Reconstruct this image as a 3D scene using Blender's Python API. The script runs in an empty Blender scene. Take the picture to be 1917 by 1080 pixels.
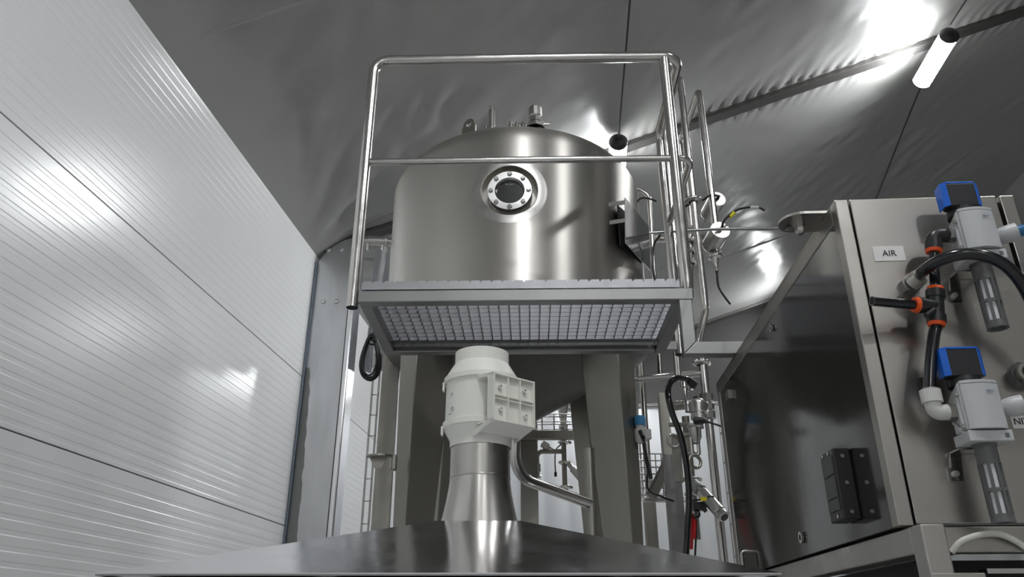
import bpy, bmesh, math, random
from mathutils import Vector, Matrix, noise
random.seed(7)
PI = math.pi
C = bpy.context.scene.collection
SC = bpy.context.scene

# ------------------------------------------------------------------ camera, world, exposure
TH = math.radians(24.1); F = 1441.0; CZ = 1.37
cam = bpy.data.cameras.new('camera'); cam_o = bpy.data.objects.new('camera', cam); C.objects.link(cam_o)
cam.sensor_fit = 'HORIZONTAL'; cam.sensor_width = 36; cam.lens = 36 * F / 1917
cam.clip_start = 0.02; cam.clip_end = 100
cam_o.location = (0, 0, CZ); cam_o.rotation_euler = (PI / 2 + TH, 0, 0)
SC.camera = cam_o
w = bpy.data.worlds.new('world'); SC.world = w; w.use_nodes = True
w.node_tree.nodes['Background'].inputs[0].default_value = (0.6, 0.65, 0.7, 1)
w.node_tree.nodes['Background'].inputs[1].default_value = 0.02
SC.view_settings.view_transform = 'Standard'; SC.view_settings.look = 'None'
SC.view_settings.exposure = 1.3; SC.view_settings.gamma = 1.0
try: SC.view_settings.use_curve_mapping = False
except Exception: pass
LAMP = 70.0

# ------------------------------------------------------------------ geometry of the place
def at(px, py, Y):
    up = 540 - py; t = Y / (F * math.cos(TH) - up * math.sin(TH))
    return Vector(((px - 958.5) * t, Y, CZ + (F * math.sin(TH) + up * math.cos(TH)) * t))
def ray(px, py):
    up = 540 - py
    return Vector((px - 958.5, F * math.cos(TH) - up * math.sin(TH), F * math.sin(TH) + up * math.cos(TH))) / F
CAM = Vector((0, 0, CZ))
def onplane(px, py, p, n):
    r = ray(px, py); return CAM + r * ((p - CAM).dot(n) / r.dot(n))
AT = math.radians(5.57)                      # direction of the tent and its left wall
EU = Vector((math.cos(AT), -math.sin(AT), 0)); EV = Vector((math.sin(AT), math.cos(AT), 0)); EZ = Vector((0, 0, 1))
TENT_SCALE = 1.12                                    # tent measures below are scaled up about the camera position by this factor
def T(u, v, z): return EU * u * TENT_SCALE + EV * v * TENT_SCALE + EZ * max(0.0, CZ + (z - CZ) * TENT_SCALE)
WU = -1.955
def roof_z(u):
    if u > 5.5: u = 11.0 - u
    return CZ + 3.324 + 0.337 * u

# ------------------------------------------------------------------ mesh builder
class MB:
    def __init__(s): s.v = []; s.f = []; s.sm = []
    def add(s, vs, fs, smooth=False):
        b = len(s.v); s.v += [Vector(x) for x in vs]
        for f in fs: s.f.append([b + i for i in f]); s.sm.append(smooth)
        return s
    def box(s, c, sx, sy, sz, ax=(1,0,0), ay=(0,1,0), az=(0,0,1)):
        c = Vector(c); ax = Vector(ax)*sx/2; ay = Vector(ay)*sy/2; az = Vector(az)*sz/2
        vs = [c + i*ax + j*ay + k*az for k in (-1,1) for j in (-1,1) for i in (-1,1)]
        return s.add(vs, [(0,2,3,1),(4,5,7,6),(0,1,5,4),(2,6,7,3),(1,3,7,5),(0,4,6,2)])
    def beam(s, a, b, w, h, up=(0,0,1)):
        a = Vector(a); b = Vector(b); d = (b-a); L = d.length; d = d/L
        up = Vector(up); sd = d.cross(up).normalized(); u2 = sd.cross(d).normalized()
        return s.box((a+b)/2, w, L, h, sd, d, u2)
    def prism(s, pts, off):
        n = len(pts); off = Vector(off); pts = [Vector(p) for p in pts]
        vs = pts + [p + off for p in pts]
        return s.add(vs, [list(range(n))[::-1], list(range(n, 2*n))] + [(i, (i+1)%n, n+(i+1)%n, n+i) for i in range(n)])
    def lathe(s, prof, o=(0,0,0), axis=(0,0,1), n=32, smooth=True, start=None):
        # prof: list of (r, h) along the axis; closed at the ends when r == 0
        o = Vector(o); a = Vector(axis).normalized()
        x = Vector(start) if start else (a.orthogonal())
        x = (x - a*x.dot(a)).normalized(); y = a.cross(x)
        vs = []; rings = []
        for r, h in prof:
            if r < 1e-6: rings.append([len(vs)]); vs.append(o + a*h)
            else:
                rings.append(list(range(len(vs), len(vs)+n)))
                for i in range(n):
                    t = 2*PI*i/n; vs.append(o + a*h + (x*math.cos(t) + y*math.sin(t))*r)
        fs = []
        for A, B in zip(rings, rings[1:]):
            if len(A) == 1 and len(B) == 1: continue
            for i in range(n):
                j = (i+1) % n
                if len(A) == 1: fs.append((A[0], B[j], B[i]))
                elif len(B) == 1: fs.append((A[i], A[j], B[0]))
                else: fs.append((A[i], A[j], B[j], B[i]))
        return s.add(vs, fs, smooth)
    def cyl(s, a, b, r, r2=None, n=24):
        a = Vector(a); b = Vector(b); L = (b-a).length
        r2 = r if r2 is None else r2
        return s.lathe([(0,0),(r,0),(r2,L),(0,L)], a, b-a, n)
    def ring(s, o, axis, ro, ri, h, n=48, bev=0.0):
        b = bev
        return s.lathe([(ri,0),(ro,0),(ro,h-b),(ro-b,h),(ri+b,h),(ri,h-b),(ri,0)] if b else [(ri,0),(ro,0),(ro,h),(ri,h),(ri,0)], o, axis, n)
    def torus(s, o, axis, R, r, n=48, m=10):
        return s.lathe([(R + r*math.cos(2*PI*k/m), r*math.sin(2*PI*k/m)) for k in range(m+1)], o, axis, n)
    def tube(s, pts, r, rad=0.0, n=14, caps=True, wall=None):
        pts = [Vector(p) for p in pts]; path = fillet(pts, rad)
        rings = []; d0 = (path[1]-path[0]).normalized(); x = d0.orthogonal().normalized()
        vs = []
        for i, p in enumerate(path):
            if i == 0: d = path[1]-path[0]
            elif i == len(path)-1: d = path[-1]-path[-2]
            else: d = (path[i+1]-p).normalized() + (p-path[i-1]).normalized()
            d = d.normalized(); x = (x - d*x.dot(d)).normalized(); y = d.cross(x)
            rings.append(list(range(len(vs), len(vs)+n)))
            for k in range(n):
                t = 2*PI*k/n; vs.append(p + (x*math.cos(t) + y*math.sin(t))*r)
        fs = [(A[k], A[(k+1)%n], B[(k+1)%n], B[k]) for A, B in zip(rings, rings[1:]) for k in range(n)]
        if caps: fs += [rings[0][::-1], rings[-1]]
        return s.add(vs, fs, True)
    def build(s, name, mat, parent=None, bevel=0.0, label=None, sub=0, sharp=38):
        me = bpy.data.meshes.new(name)
        o = bpy.data.objects.new(name, me); C.objects.link(o)
        off = Vector((0,0,0)); q = parent
        while q: off += q.location; q = q.parent
        vs = s.v
        if parent is None:
            if getattr(s, 'origin', None) is not None: off = Vector(s.origin)
            else:
                lo = [min(v[i] for v in vs) for i in range(3)]; hi = [max(v[i] for v in vs) for i in range(3)]
                off = Vector(((lo[0]+hi[0])/2, (lo[1]+hi[1])/2, lo[2]))
            o.location = off
        me.from_pydata([v-off for v in vs], [], s.f)
        for p, m in zip(me.polygons, s.sm): p.use_smooth = m
        bm = bmesh.new(); bm.from_mesh(me)
        bmesh.ops.recalc_face_normals(bm, faces=bm.faces); bm.to_mesh(me); bm.free()
        if any(s.sm):
            try: me.set_sharp_from_angle(angle=math.radians(sharp))
            except Exception: pass
        if mat: me.materials.append(mat)
        if parent: o.parent = parent
        if bevel:
            b = o.modifiers.new('bevel', 'BEVEL'); b.width = bevel; b.segments = 2; b.limit_method = 'ANGLE'; b.angle_limit = math.radians(50)
        if label: o['label'] = label
        return o
def fillet(pts, rad):
    if rad <= 0 or len(pts) < 3: return pts
    out = [pts[0]]
    for i in range(1, len(pts)-1):
        p = pts[i]; a = pts[i-1]-p; b = pts[i+1]-p
        la, lb = a.length, b.length; a = a/la; b = b/lb
        ang = a.angle(b)
        if ang > PI-0.02: out.append(p); continue
        t = min(rad/math.tan(ang/2), la*0.48, lb*0.48); R = t*math.tan(ang/2)
        cdir = (a+b).normalized(); cen = p + cdir*(R/math.sin(ang/2))
        s0 = p+a*t-cen; s1 = p+b*t-cen; tot = s0.angle(s1); k = max(3, int(tot/0.2))
        for j in range(k+1):
            q = j/k; out.append(cen + (s0*math.sin((1-q)*tot) + s1*math.sin(q*tot))/math.sin(tot))
    out.append(pts[-1]); return out
def spline(pts, k=8):
    P = [Vector(p) for p in pts]; P = [P[0]*2-P[1]] + P + [P[-1]*2-P[-2]]; out = []
    for i in range(1, len(P)-2):
        for j in range(k):
            t = j/k; a, b, c, d = P[i-1], P[i], P[i+1], P[i+2]
            out.append(0.5*((2*b) + (c-a)*t + (2*a-5*b+4*c-d)*t*t + (3*b-a-3*c+d)*t**3))
    out.append(P[-2]); return out
def thing(name, loc, label, cat, group=None):
    o = bpy.data.objects.new(name, None); C.objects.link(o); o.location = loc; o.empty_display_size = 0.05
    o['label'] = label; o['category'] = cat
    if group: o['group'] = group
    return o
def tag(o, label, cat, group=None):
    o['label'] = label; o['category'] = cat
    if group: o['group'] = group
    return o
def struct(o): o['kind'] = 'structure'; return o
def text(s, size, origin, ax, ay, mat, parent, ext=0.0004, name='lettering', center=True):
    cu = bpy.data.curves.new(name, 'FONT'); cu.body = s; cu.size = size; cu.extrude = ext
    if center: cu.align_x = 'CENTER'; cu.align_y = 'CENTER'
    tmp = bpy.data.objects.new(name, cu); C.objects.link(tmp)
    dg = bpy.context.evaluated_depsgraph_get(); me = bpy.data.meshes.new_from_object(tmp.evaluated_get(dg))
    bpy.data.objects.remove(tmp)
    ax = Vector(ax).normalized(); ay = Vector(ay).normalized(); az = ax.cross(ay)
    off = Vector((0,0,0)); q = parent
    while q: off += q.location; q = q.parent
    for v in me.vertices: v.co = Vector(origin) + ax*v.co.x + ay*v.co.y + az*v.co.z - off
    me.materials.clear(); me.materials.append(mat)
    o = bpy.data.objects.new(name, me); C.objects.link(o); o.parent = parent
    return o

# ------------------------------------------------------------------ materials
def mat(name, col, rough=0.5, metal=0.0, spec=0.5, aniso=0.0, bump=None, var=None, coat=0.0, emit=None, rvar=None, trans=0.0, alpha=1.0, tangent=None):
    m = bpy.data.materials.new(name); m.use_nodes = True; nt = m.node_tree; b = nt.nodes['Principled BSDF']
    b.inputs['Base Color'].default_value = (*col, 1); b.inputs['Roughness'].default_value = rough
    b.inputs['Metallic'].default_value = metal; b.inputs['Specular IOR Level'].default_value = spec
    b.inputs['Coat Weight'].default_value = coat; b.inputs['Coat Roughness'].default_value = 0.12
    b.inputs['Transmission Weight'].default_value = trans; b.inputs['Alpha'].default_value = alpha
    if emit: b.inputs['Emission Color'].default_value = (*emit[0], 1); b.inputs['Emission Strength'].default_value = emit[1]
    tc = nt.nodes.new('ShaderNodeTexCoord')
    def nz(scale, sc3=(1,1,1), detail=4, r=0.6):
        mp = nt.nodes.new('ShaderNodeMapping'); mp.inputs['Scale'].default_value = sc3
        n = nt.nodes.new('ShaderNodeTexNoise'); n.inputs['Scale'].default_value = scale; n.inputs['Detail'].default_value = detail; n.inputs['Roughness'].default_value = r
        nt.links.new(tc.outputs['Object'], mp.inputs[0]); nt.links.new(mp.outputs[0], n.inputs[0]); return n
    if aniso:
        b.inputs['Anisotropic'].default_value = aniso
        b.inputs['Anisotropic Rotation'].default_value = 0.25
        tg = nt.nodes.new('ShaderNodeTangent'); tg.direction_type = 'RADIAL'; tg.axis = tangent or 'Z'
        nt.links.new(tg.outputs[0], b.inputs['Tangent'])
    if var:      # (scale, sc3, amount, (second colour))
        n = nz(var[0], var[1]); mx = nt.nodes.new('ShaderNodeMix'); mx.data_type = 'RGBA'
        rp = nt.nodes.new('ShaderNodeMapRange'); rp.inputs[1].default_value = 0.35; rp.inputs[2].default_value = 0.7
        rp.inputs[4].default_value = var[2]
        nt.links.new(n.outputs[0], rp.inputs[0]); nt.links.new(rp.outputs[0], mx.inputs[0])
        mx.inputs[6].default_value = (*col, 1); mx.inputs[7].default_value = (*var[3], 1)
        nt.links.new(mx.outputs[2], b.inputs['Base Color'])
    if rvar:     # (scale, sc3, lo, hi)
        n = nz(rvar[0], rvar[1]); rp = nt.nodes.new('ShaderNodeMapRange'); rp.inputs[1].default_value = 0.3; rp.inputs[2].default_value = 0.7
        rp.inputs[3].default_value = rvar[2]; rp.inputs[4].default_value = rvar[3]
        nt.links.new(n.outputs[0], rp.inputs[0]); nt.links.new(rp.outputs[0], b.inputs['Roughness'])
    if bump:     # (scale, sc3, strength, distance)
        n = nz(bump[0], bump[1]); bp = nt.nodes.new('ShaderNodeBump'); bp.inputs['Strength'].default_value = bump[2]; bp.inputs['Distance'].default_value = bump[3]
        nt.links.new(n.outputs[0], bp.inputs['Height']); nt.links.new(bp.outputs[0], b.inputs['Normal'])
    return m
M = {}
M['tank'] = mat('satin_tank_steel', (0.55,0.53,0.495), 0.38, 1, aniso=0.8, rvar=(2.5,(1,1,0.7),0.35,0.41), bump=(2.0,(1,1,0.6),0.10,0.01))
M['steel'] = mat('brushed_steel', (0.58,0.57,0.55), 0.33, 1, rvar=(18,(1,1,1),0.26,0.40), bump=(200,(1,1,0.06),0.03,0.002))
M['frame'] = mat('bead_blasted_steel_frame', (0.34,0.34,0.335), 0.42, 1, rvar=(12,(1,1,1),0.36,0.5), bump=(60,(1,1,1),0.02,0.001))
M['grate'] = mat('galvanised_grating_steel', (0.40,0.40,0.42), 0.42, 1, rvar=(30,(1,1,1),0.36,0.55), bump=(50,(1,1,1),0.05,0.002))
M['pipe'] = mat('polished_pipe_steel', (0.64,0.62,0.60), 0.20, 1, rvar=(20,(1,1,1),0.16,0.26), bump=(220,(1,1,1),0.015,0.001))
M['chrome'] = mat('bright_fitting_steel', (0.66,0.65,0.63), 0.15, 1)
M['leg'] = mat('dull_rolled_steel_leg', (0.37,0.355,0.32), 0.36, 1, rvar=(7,(1,1,0.5),0.3,0.46), bump=(150,(1,1,0.08),0.03,0.002), var=(4,(1,1,0.4),0.5,(0.31,0.30,0.27)))
M['cone'] = mat('shaded_steel_cone', (0.13,0.125,0.115), 0.36, 1, rvar=(6,(1,1,1),0.34,0.46))  # same steel as the shell, darkened to put underside shade into the colour
M['flange'] = mat('turned_steel_flange', (0.72,0.72,0.71), 0.30, 1)
M['plate'] = mat('dark_grey_cover_plate', (0.06,0.06,0.06), 0.4)
M['bluecap'] = mat('faded_blue_cap', (0.06,0.28,0.55), 0.45)
M['hood'] = mat('mirror_rolled_hood_steel', (0.78,0.78,0.81), 0.15, 1, rvar=(9,(1,1,1),0.10,0.2), bump=(5,(1,1,1),0.06,0.01))
M['duct'] = mat('rolled_duct_steel', (0.58,0.56,0.53), 0.28, 1, aniso=0.4, rvar=(3,(1,1,1),0.26,0.32))
M['cab'] = mat('cabinet_door_steel', (0.44,0.42,0.385), 0.30, 1, rvar=(6,(1,1,1),0.26,0.36), bump=(280,(0.05,1,1),0.02,0.002), var=(3,(1,1,1),0.6,(0.40,0.38,0.355)))
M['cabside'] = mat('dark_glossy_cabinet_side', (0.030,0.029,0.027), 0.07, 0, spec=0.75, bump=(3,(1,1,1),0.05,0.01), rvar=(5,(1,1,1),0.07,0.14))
M['cabframe'] = mat('cabinet_frame_steel', (0.50,0.48,0.45), 0.32, 1, rvar=(12,(1,1,1),0.26,0.4))
M['dark'] = mat('dark_void_plastic', (0.012,0.012,0.012), 0.7)
M['rubber'] = mat('black_cable_rubber', (0.012,0.012,0.013), 0.35)
M['hose'] = mat('black_glossy_air_hose', (0.008,0.008,0.010), 0.16, coat=0.3)
M['blackp'] = mat('black_plastic', (0.018,0.018,0.02), 0.35)
M['blue'] = mat('blue_plastic', (0.01,0.13,0.62), 0.35)
M['bluehose'] = mat('blue_air_hose', (0.01,0.14,0.32), 0.3)
M['orange'] = mat('orange_release_ring', (0.85,0.10,0.01), 0.4)
M['grayp'] = mat('light_grey_regulator_plastic', (0.50,0.51,0.52), 0.4, bump=(300,(1,1,1),0.03,0.001))
M['whitep'] = mat('pale_fitting_plastic', (0.62,0.62,0.59), 0.45)
M['silencer'] = mat('dark_grey_silencer_plastic', (0.12,0.12,0.12), 0.45)
M['sinter'] = mat('white_silencer_core', (0.75,0.76,0.78), 0.7)
M['fan'] = mat('cream_white_fan_plastic', (0.84,0.84,0.78), 0.42, var=(6,(1,1,1),0.5,(0.78,0.77,0.70)), bump=(400,(1,1,1),0.02,0.001))
M['ink'] = mat('black_print_ink', (0.02,0.02,0.02), 0.6)
M['inkg'] = mat('faded_blue_grey_print', (0.25,0.30,0.40), 0.6)
M['inkw'] = mat('white_etched_print', (0.55,0.55,0.55), 0.6)
M['label'] = mat('white_label_plate', (0.78,0.77,0.75), 0.35)
M['glass'] = mat('dark_sight_glass', (0.006,0.006,0.008), 0.04, coat=0.5)
M['wall'] = mat('white_lacquered_sandwich_panel', (0.79,0.80,0.80), 0.24, spec=0.6)
M['seam'] = mat('dark_panel_joint', (0.04,0.045,0.045), 0.6)
M['gable'] = mat('dark_grey_gable_fabric', (0.07,0.07,0.068), 0.8, spec=0.1)
M['roof'] = mat('grey_tarpaulin', (0.33,0.33,0.32), 0.27, bump=(7,(1,1,1),0.10,0.012))
def roof_extra():
    nt = M['roof'].node_tree; b = nt.nodes['Principled BSDF']; prev = b.inputs['Normal'].links[0].from_socket
    tc = nt.nodes.new('ShaderNodeTexCoord'); n = nt.nodes.new('ShaderNodeTexNoise'); n.inputs['Scale'].default_value = 150; n.inputs['Detail'].default_value = 2
    bp = nt.nodes.new('ShaderNodeBump'); bp.inputs['Strength'].default_value = 0.25; bp.inputs['Distance'].default_value = 0.003
    nt.links.new(tc.outputs['Object'], n.inputs[0]); nt.links.new(n.outputs[0], bp.inputs['Height']); nt.links.new(prev, bp.inputs['Normal']); nt.links.new(bp.outputs[0], b.inputs['Normal'])
roof_extra()
M['white'] = mat('white_side_wall', (0.82,0.82,0.81), 0.5)
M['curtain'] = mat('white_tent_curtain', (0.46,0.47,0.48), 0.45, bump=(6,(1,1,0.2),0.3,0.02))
M['sheet'] = mat('pale_plastic_sheet', (0.50,0.51,0.53), 0.25, bump=(12,(1,1,0.4),0.4,0.02))
M['floor'] = mat('grey_concrete', (0.52,0.52,0.51), 0.6, bump=(20,(1,1,1),0.1,0.01), var=(3,(1,1,1),0.7,(0.46,0.46,0.45)))
M['alu'] = mat('weathered_aluminium', (0.62,0.63,0.64), 0.36, 1, rvar=(8,(1,1,0.3),0.3,0.5), bump=(40,(1,1,0.1),0.05,0.002), var=(5,(2,2,0.35),0.6,(0.50,0.51,0.52)))
M['alud'] = mat('oxidised_aluminium_edge', (0.24,0.28,0.33), 0.5, 1)
M['alub'] = mat('bright_aluminium', (0.78,0.79,0.81), 0.22, 1)
M['stain'] = mat('grey_oxide_stain', (0.28,0.29,0.28), 0.6, 0.6)
M['rafter'] = mat('dull_aluminium_rafter', (0.13,0.125,0.12), 0.42, 0.6)
M['lamp'] = mat('glowing_lamp_diffuser', (0.9,0.9,0.9), 0.5, emit=((0.96,0.98,1.0), LAMP))
M['red'] = mat('red_tube', (0.6,0.01,0.01), 0.4)
M['yellow'] = mat('yellow_tag', (0.75,0.65,0.02), 0.5)
M['whitehose'] = mat('white_cable_sheath', (0.70,0.69,0.63), 0.4)

# ------------------------------------------------------------------ setting
m = MB(); q = T(5, 2, 0); m.box(Vector((q.x, q.y, -0.05)), 17, 18.5, 0.1, EU, EV, EZ); struct(m.build('floor', M['floor']))

# left wall: ribbed sandwich panels, joints 1 m apart before the tent is scaled up
SEAMS = [CZ+0.63-2, CZ+0.63-1, CZ+0.63, CZ+1.63]
zt = CZ + 2.66
def wall_profile(z0, z1):
    pr = [(z0, -0.004), (z0+0.002, 0.0)]; z = z0 + 0.012
    while z < z1 - 0.05:
        pr += [(z+0.004, 0), (z+0.0075, -0.0010), (z+0.0225, -0.0010), (z+0.026, 0)]; z += 0.05
    pr += [(z1-0.002, 0.0), (z1, -0.004)]; return pr
def wall_panel(z0, z1, name):
    mb = MB(); pr = wall_profile(z0, z1); vs = []; va = [-6.0, 10.2]
    for v in va:
        for z, d in pr: vs.append(T(WU + d, v, z))
    n = len(pr); fs = [(i, i+1, n+i+1, n+i) for i in range(n-1)]
    b0 = len(vs)
    vs += [T(WU-0.08, va[0], z0), T(WU-0.08, va[0], z1), T(WU-0.08, va[1], z0), T(WU-0.08, va[1], z1)]
    fs += [(b0, b0+1, b0+3, b0+2), (0, n, b0+2, b0), (n-1, 2*n-1, b0+3, b0+1)]
    mb.add(vs, fs, False); return mb.build(name, M['wall'], wall)
wall = bpy.data.objects.new('wall_left', None); C.objects.link(wall); struct(wall)
edges = [0.0] + SEAMS[1:] + [zt]
edges = [0.0, CZ+0.63-1, CZ+0.63, CZ+1.63, zt]
for a, b in zip(edges, edges[1:]): wall_panel(a+0.002, b-0.002, 'wall_panel')
m = MB()
for z in edges[1:-1]: m.box(T(WU-0.012, 2.1, z), 0.018, 16.2*TENT_SCALE, 0.014, EU, EV, EZ)
m.build('panel_joint', M['seam'], wall)

# other walls, far gable curtain
m = MB(); m.prism([T(12.6, -6.1, 0), T(12.6, 10.3, 0), T(12.6, 10.3, CZ+2.8), T(12.6, -6.1, CZ+2.8)], EU*0.1); struct(m.build('wall_right', M['white']))
def gable(v, name, mt, z0=0.0):
    mb = MB(); pts = [T(WU-0.05, v, z0), T(12.6, v, z0), T(12.6, v, roof_z(12.6)), T(5.5, v, roof_z(5.5)+0.05), T(WU-0.05, v, roof_z(WU))]
    mb.prism(pts, EV*0.05); return struct(mb.build(name, mt))
gable(-6.1, 'wall_front', M['white'])
gable(10.25, 'wall_back', M['gable'])
CVz = CZ + 2.74
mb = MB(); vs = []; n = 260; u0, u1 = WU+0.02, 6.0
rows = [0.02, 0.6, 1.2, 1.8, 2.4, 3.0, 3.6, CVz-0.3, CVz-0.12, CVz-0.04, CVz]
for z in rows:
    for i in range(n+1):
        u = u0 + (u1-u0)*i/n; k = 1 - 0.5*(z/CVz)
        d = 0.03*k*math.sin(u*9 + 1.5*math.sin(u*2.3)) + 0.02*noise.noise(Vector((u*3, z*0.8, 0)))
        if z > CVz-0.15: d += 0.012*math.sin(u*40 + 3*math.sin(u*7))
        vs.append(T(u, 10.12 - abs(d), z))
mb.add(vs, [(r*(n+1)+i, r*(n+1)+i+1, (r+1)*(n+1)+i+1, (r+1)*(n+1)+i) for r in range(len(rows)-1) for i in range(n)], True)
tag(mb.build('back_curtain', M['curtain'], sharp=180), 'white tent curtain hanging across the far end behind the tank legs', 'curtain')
mb = MB(); mb.tube([T(u0, 10.05, CVz+0.02), T(u1, 10.05, CVz+0.02)], 0.025); 
tag(mb.build('curtain_rail', M['pipe']), 'horizontal metal rail along the top of the white curtain', 'rail')

# roof fabric
RAFT = 5.07
def grid(lo, hi, fine):
    x = lo; out = [lo]
    while x < hi:
        st = 0.045
        for c, wd, s in fine:
            if abs(x - c) < wd: st = s
        x += st; out.append(min(x, hi))
    return out
vs_ = [-6.05, -4, -2, 0, 1.0] + grid(1.2, 10.24, [(RAFT, 0.36, 0.022), (2.8, 0.08, 0.012), (8.0, 0.08, 0.012)])
us_ = grid(WU-0.02, 5.5, [(1.4, 3.3, 0.021)]) + [6.5, 8, 10, 12.6]
def roof_disp(u, v):
    p = Vector((u, v, 0))
    near = math.exp(-(u-WU)/0.9) if u < 5.5 else 0
    d = 0.010*noise.noise(Vector((u*0.9, v*1.3, 3))) + 0.0055*noise.noise(Vector((u*1.2+v*0.8, (v-u*0.5)*5, 1)))
    # long folds running from the column head into the fabric
    au = u - WU + 0.25; av = v - 5.1; ang = math.atan2(av, au); rr = math.hypot(au, av)
    wgt = math.exp(-rr/1.1)
    d += 0.075*wgt*noise.noise(Vector((ang*7, rr*0.9, 7))) + 0.022*wgt*noise.noise(Vector((ang*19, rr*1.5, 4))) + 0.012*near*noise.noise(Vector((u*3, v*6, 2)))
    q = noise.noise(Vector((u*1.6+2, v*2.2, 12)))*noise.noise(Vector((u*7+v*4, v*3-u, 15)))
    d += 0.025*q
    for c in (2.8, 8.0):
        e = v - c - 0.04*noise.noise(Vector((u*0.7, c, 0)))
        d -= 0.011*math.exp(-(e/0.012)**2)
    e = abs(v - RAFT) - 0.05
    if 0 < e < 0.35 and u > -1.2:
        amp = 0.020*math.exp(-e/0.07)*min(1, e/0.01)*(0.6+0.8*noise.noise(Vector((u*1.3, 0, 5)))+0.3)
        if v < RAFT: amp *= 0.9
        d += amp*math.sin(u*2*PI/0.10 + 2.5*noise.noise(Vector((u*5, e*4, 9))) + (v-RAFT)*16)
    return d*min(1.0, max(0.0, (u-WU-0.03)/0.3)) if u < 4 else d
mb = MB(); vs = []
for v in vs_:
    for u in us_:
        sag = 0.0
        if u - WU < 0.35: sag = -0.20*((0.35-(u-WU))/0.35)**2 * 0.45
        vs.append(T(u, v, roof_z(u) + roof_disp(u, v) + sag))
nu = len(us_)
mb.add(vs, [(j*nu+i, j*nu+i+1, (j+1)*nu+i+1, (j+1)*nu+i) for j in range(len(vs_)-1) for i in range(nu-1)], True)
struct(mb.build('ceiling', M['roof'], sharp=180))

# rafters of the tent frame
def rafter(v, name, w=0.10):
    mb = MB(); zz = 0.03
    def sec(u0, u1, z0, z1):
        pts = [T(u0, v-w/2, z0), T(u0, v+w/2, z0), T(u1, v+w/2, z1), T(u1, v-w/2, z1)]
        mb.prism([p - EZ*zz for p in pts], EZ*0.05)
    for a, b in ((WU+0.30, 5.5), (5.5, 12.6)): sec(a, b, roof_z(a)-0.012, roof_z(b)-0.012)
    sec(WU+0.02, WU+0.12, CZ+2.50, roof_z(WU+0.12)-0.06); sec(WU+0.12, WU+0.30, roof_z(WU+0.12)-0.06, roof_z(WU+0.3)-0.012)
    return struct(mb.build(name, M['rafter'], bevel=0.004))
rafter(RAFT, 'trim_1'); rafter(10.05, 'trim_2', 0.13)

# tent column at the wall
cb = T(WU+0.17, 5.08, 0)
col = thing('tent_column', cb, 'tall bolted aluminium tent column standing against the ribbed white wall', 'column')
def ubox(mb, u0, u1, v0, v1, z0, z1): mb.box((T((u0+u1)/2, (v0+v1)/2, z0) + T((u0+u1)/2, (v0+v1)/2, z1))/2, (u1-u0)*TENT_SCALE, (v1-v0)*TENT_SCALE, (T(0,0,z1)-T(0,0,z0)).z, EU, EV, EZ)
mb = MB(); ct = CZ+2.62
pts = [T(WU+0.012, 5.0, 0), T(WU+0.275, 5.0, 0), T(WU+0.275, 5.0, ct+0.10), T(WU+0.2, 5.0, ct+0.085), T(WU+0.12, 5.0, ct+0.04), T(WU+0.05, 5.0, ct-0.03), T(WU+0.012, 5.0, ct-0.10)]
mb.prism(pts, EV*0.13); mb.build('web', M['alu'], col, bevel=0.003)
mb = MB(); ubox(mb, WU+0.002, WU+0.016, 4.975, 5.13, 0, ct-0.10); mb.build('edge_flange', M['alud'], col, bevel=0.002)
mb = MB(); ubox(mb, WU+0.285, WU+0.325, 4.97, 5.13, 0, ct+0.03); mb.build('keder_profile', M['alub'], col, bevel=0.012)
mb = MB(); ubox(mb, WU+0.272, WU+0.288, 5.0, 5.1, 0, ct+0.03); mb.build('channel', M['dark'], col)
for u, z in ((0.085, 2.20), (0.185, 2.20), (0.085, 2.62), (0.185, 2.62)):
    mb = MB(); c = T(WU+u, 5.0, CZ+z); mb.lathe([(0,0),(0.019,0),(0.017,0.010),(0.010,0.014),(0,0.014)], c, -EV, 20)
    mb.build('bolt', M['alu'], col)
mb = MB(); vs = []; k = 40
for i in range(k+1):
    z = CZ + 0.25 + 1.45*i/k; e = 0.018 + 0.05*(1-i/k)**0.5 + 0.014*noise.noise(Vector((z*14, 2, 0)))
    vs += [T(WU+0.017, 4.9985, z), T(WU+0.02+e, 4.9985, z)]
mb.add(vs, [(2*i, 2*i+1, 2*i+3, 2*i+2) for i in range(k)]); mb.build('oxide_stain', M['stain'], col)

# hanging translucent sheet behind the column
mb = MB(); vs = []; nx, nz_ = 50, 24
for j in range(nz_+1):
    for i in range(nx+1):
        s = i/nx; q = j/nz_; u = -1.60 + 0.62*s*(0.75+0.25*q); z = CZ + 1.75 + q*(0.98+0.16*s)
        vs.append(T(u, 5.25 + 0.05*math.sin(s*26 + 2*q) * (1-0.5*q) + 0.04*noise.noise(Vector((s*7, q*3, 0))), z))
mb.add(vs, [(j*(nx+1)+i, j*(nx+1)+i+1, (j+1)*(nx+1)+i+1, (j+1)*(nx+1)+i) for j in range(nz_) for i in range(nx)], True)
tag(mb.build('plastic_sheet', M['sheet'], sharp=180), 'crumpled pale plastic sheet hanging from the roof beside the tent column', 'sheet')

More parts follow.
